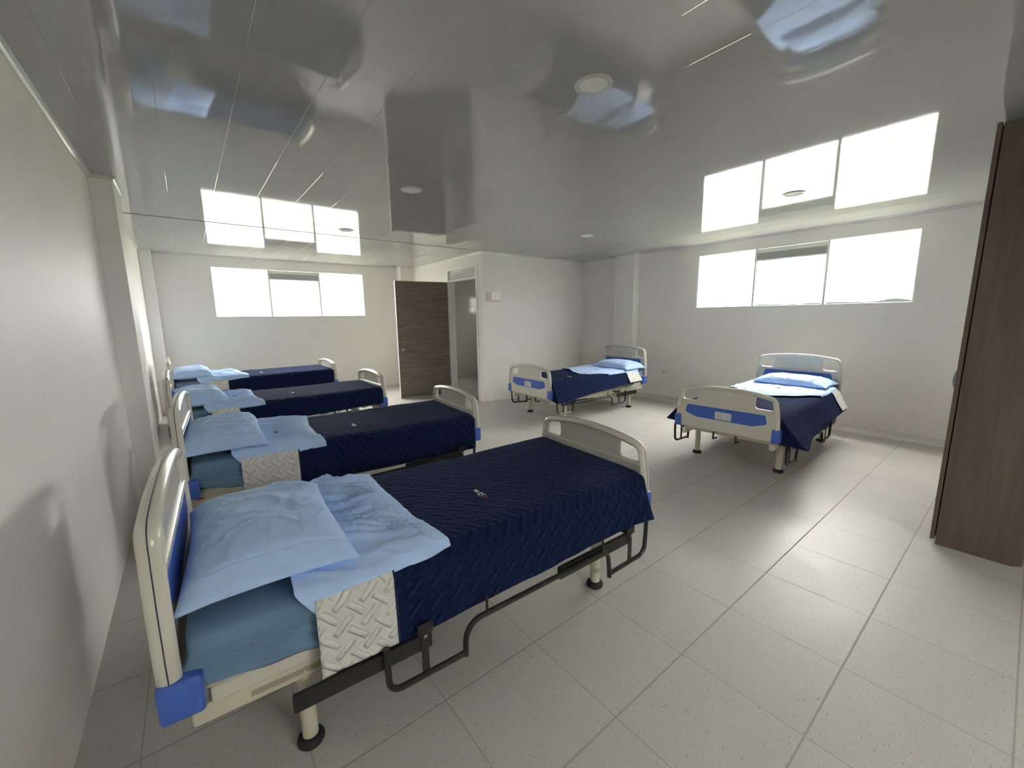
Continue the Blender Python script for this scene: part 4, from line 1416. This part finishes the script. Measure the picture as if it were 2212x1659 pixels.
STD_HEM = [(0.3, 0.285), (1.0, 0.295), (2.0, 0.325)]
BEDS = [
    dict(loc=(-0.146, 1.785), a=-0.0513, s=1, seed=3, ns=-1, where='front',
         bed='hospital bed at the front of the row, its folded black guard rail in full view',
         mattress='mattress in blue sheet on the front bed, beside the largest white quilt flap',
         quilt='navy quilt on the front bed of the row, its raised weave clearly visible',
         sheet='light blue sheet folded back on the front bed, green emblem clearly visible',
         pillow_label='large light blue pillow on the front bed, corner hanging over the mattress edge',
         hem=[(0.3, 0.27), (0.66, 0.285), (1.0, 0.298), (1.5, 0.315), (1.9, 0.355), (2.1, 0.36)], flare=[(0.3, 0.006), (1.5, 0.008), (1.85, 0.03), (2.1, 0.085)],
         white=(0.392, 0.642), emblem=(1.185, -0.155), sheet_emblem=(0.617, -0.137), crumple=1.7,
         sheet_edge=[(-0.47, 0.885), (-0.40, 0.865), (-0.2, 0.83), (0, 0.815), (0.25, 0.815), (0.45, 0.815)],
         sheet_drop=[(0.3, 0.490), (0.42, 0.520), (0.6, 0.550), (0.9, 0.578)],
         pillow=dict(c=(0.300, -0.035, 0.640), s=(0.50, 0.76, 0.150), rot=0.0, droop=0.35)),
    dict(loc=(-0.117, 3.542), a=-0.0598, s=1, seed=14, ns=-1, where='second',
         bed='hospital bed second in the row, next behind the front bed',
         mattress='mattress in blue sheet on the second bed of the row',
         quilt='navy quilt on the second bed of the row, rumpled near its foot end',
         sheet='light blue sheet folded back on the second bed of the row, creased across',
         pillow_label='plump light blue pillow on the second bed of the row',
         hem=[(0.3, 0.318), (0.66, 0.310), (1.2, 0.305), (2.1, 0.305)], flare=[(0.3, 0.006), (2.1, 0.014)], wr=0.008,
         white=(0.325, 0.655), emblem=(1.10, -0.18), sheet_emblem=(0.56, -0.1),
         sheet_edge=[(-0.47, 0.84), (-0.3, 0.80), (0, 0.80), (0.3, 0.83), (0.45, 0.84)],
         sheet_drop=[(0.3, 0.50), (0.5, 0.535), (0.65, 0.545), (0.75, 0.51), (0.9, 0.53)], sheet_x0=0.28,
         pillow=dict(c=(0.240, -0.06, 0.645), s=(0.48, 0.80, 0.165), rot=0.02, droop=0.30)),
    dict(loc=(-0.238, 5.343), a=0.013, s=1, seed=25, ns=-1, where='third',
         bed='hospital bed third in the row, one before the last',
         mattress='mattress in blue sheet on the third bed of the row, showing below its crumpled pillow',
         quilt='smooth navy quilt on the third bed of the row',
         sheet='light blue sheet folded back on the third bed of the row, heavily crumpled',
         pillow_label='crumpled light blue pillow on the third bed of the row, one end sagging down',
         hem=[(0.3, 0.385), (0.66, 0.385), (1.2, 0.390), (2.1, 0.415)], flare=[(0.3, 0.006), (2.1, 0.014)],
         white=(0.335, 0.565), emblem=(1.12, -0.12), sheet_emblem=(0.56, -0.1),
         sheet_edge=[(-0.47, 0.80), (-0.3, 0.75), (0, 0.75), (0.45, 0.77)], sheet_drop=[(0.3, 0.55), (0.9, 0.575)], sheet_x0=0.28, dz=0.01, crumple=1.7,
         pillow=dict(c=(0.255, -0.08, 0.645), s=(0.46, 0.66, 0.155), rot=0.08, droop=0.35, roll=0.06)),
    dict(loc=(-0.281, 7.311), a=0.0309, s=1, seed=36, ns=-1, where='last',
         bed='hospital bed last in the row, along the wall below the far window',
         mattress='mattress in blue sheet on the last bed of the row, below a tall pillow',
         quilt='navy quilt on the last bed of the row, paler top facing the far window',
         sheet='light blue sheet folded back on the last bed of the row, under the far window',
         pillow_label='tall rounded light blue pillow on the last bed of the row, below the far window',
         hem=[(0.3, 0.485), (0.64, 0.47), (0.8, 0.42), (2.1, 0.41)], flare=[(0.3, 0.004), (2.1, 0.010)],
         white=(0.405, 0.64), emblem=(1.1, -0.1), sheet_emblem=(0.6, -0.1), dz=0.065,
         sheet_edge=[(-0.47, 0.90), (-0.3, 0.88), (0, 0.86), (0.45, 0.84)], sheet_drop=[(0.3, 0.60), (0.9, 0.64)], sheet_x0=0.30,
         pillow=dict(c=(0.27, -0.05, 0.630), s=(0.46, 0.70, 0.165), rot=0.0, droop=0.3)),
    dict(loc=(5.882, 1.761), a=0.0387, s=-1, seed=47, ns=1, where='window',
         bed='hospital bed standing alone below the wide right wall window',
         mattress='mattress in blue sheet on the bed below the right wall window',
         quilt='navy quilt on the bed below the right wall window, corner hanging down in a point',
         sheet='light blue sheet folded wide over the bed below the right wall window',
         pillow_label='flat light blue pillow on the bed below the right wall window',
         hem=[(0.1, 0.36), (0.4, 0.37), (0.9, 0.345), (1.4, 0.318), (1.75, 0.33), (1.93, 0.300), (2.1, 0.345)], flare=[(0.1, 0.085), (0.6, 0.085), (1.5, 0.095), (1.9, 0.165), (2.1, 0.19)],
         hem_far=[(0.3, 0.37), (1.6, 0.36), (2.1, 0.39)], flare_far=[(0.3, 0.07), (1.6, 0.09), (2.1, 0.13)],
         white=(0.16, 0.42), emblem=(1.55, 0.05), sheet_emblem=(0.74, 0.02), crumple=0.3,
         sheet_edge=[(-0.47, 0.92), (-0.35, 0.97), (-0.1, 1.18), (0.1, 1.25), (0.28, 1.10), (0.40, 0.92), (0.47, 0.72)],
         sheet_drop=[(0.2, 0.575), (0.9, 0.578)], sheet_x0=0.22,
         pillow=dict(c=(0.27, 0.05, 0.640), s=(0.48, 0.76, 0.115), rot=-0.05, droop=0.25)),
    dict(loc=(5.766, 4.251), a=-0.025, s=-1, seed=58, ns=1, where='alcove',
         bed='hospital bed in the recess beside the square white column, facing the door side',
         mattress='mattress in blue sheet on the bed beside the square white column',
         quilt='navy quilt on the bed beside the square white column, hem slanting up towards its head',
         sheet='light blue sheet folded in a deep curve over the bed beside the square white column',
         pillow_label='light blue pillow on the bed beside the square white column',
         hem=[(0.1, 0.425), (0.6, 0.405), (1.4, 0.355), (1.95, 0.305), (2.1, 0.31)], flare=[(0.1, 0.075), (0.6, 0.06), (1.4, 0.06), (1.9, 0.07), (2.1, 0.085)],
         hem_far=[(0.3, 0.36), (2.1, 0.34)], flare_far=[(0.3, 0.06), (2.1, 0.07)],
         white=(0.24, 0.52), emblem=(1.58, 0.30), sheet_emblem=(0.8, 0.1), crumple=0.4,
         sheet_edge=[(-0.47, 1.02), (-0.25, 1.06), (0.0, 1.22), (0.2, 1.30), (0.34, 1.22), (0.42, 0.98), (0.47, 0.80)],
         sheet_drop=[(0.2, 0.575), (0.9, 0.578)], sheet_x0=0.22,
         pillow=dict(c=(0.30, 0.12, 0.640), s=(0.48, 0.72, 0.125), rot=0.0, droop=0.25)),
]
proto = make_bed()
for i, bd in enumerate(BEDS):
    root = proto if i == 0 else copy_tree(proto)
    rz = bd['a'] + (0 if bd['s'] > 0 else math.pi)
    root.location = (bd['loc'][0], bd['loc'][1], 0)
    root.rotation_euler = (0, 0, rz)
    tag(root, bd['bed'], 'bed', 'hospital beds in the ward')
    make_bedding(bd, (bd['loc'][0], bd['loc'][1], 0), rz)
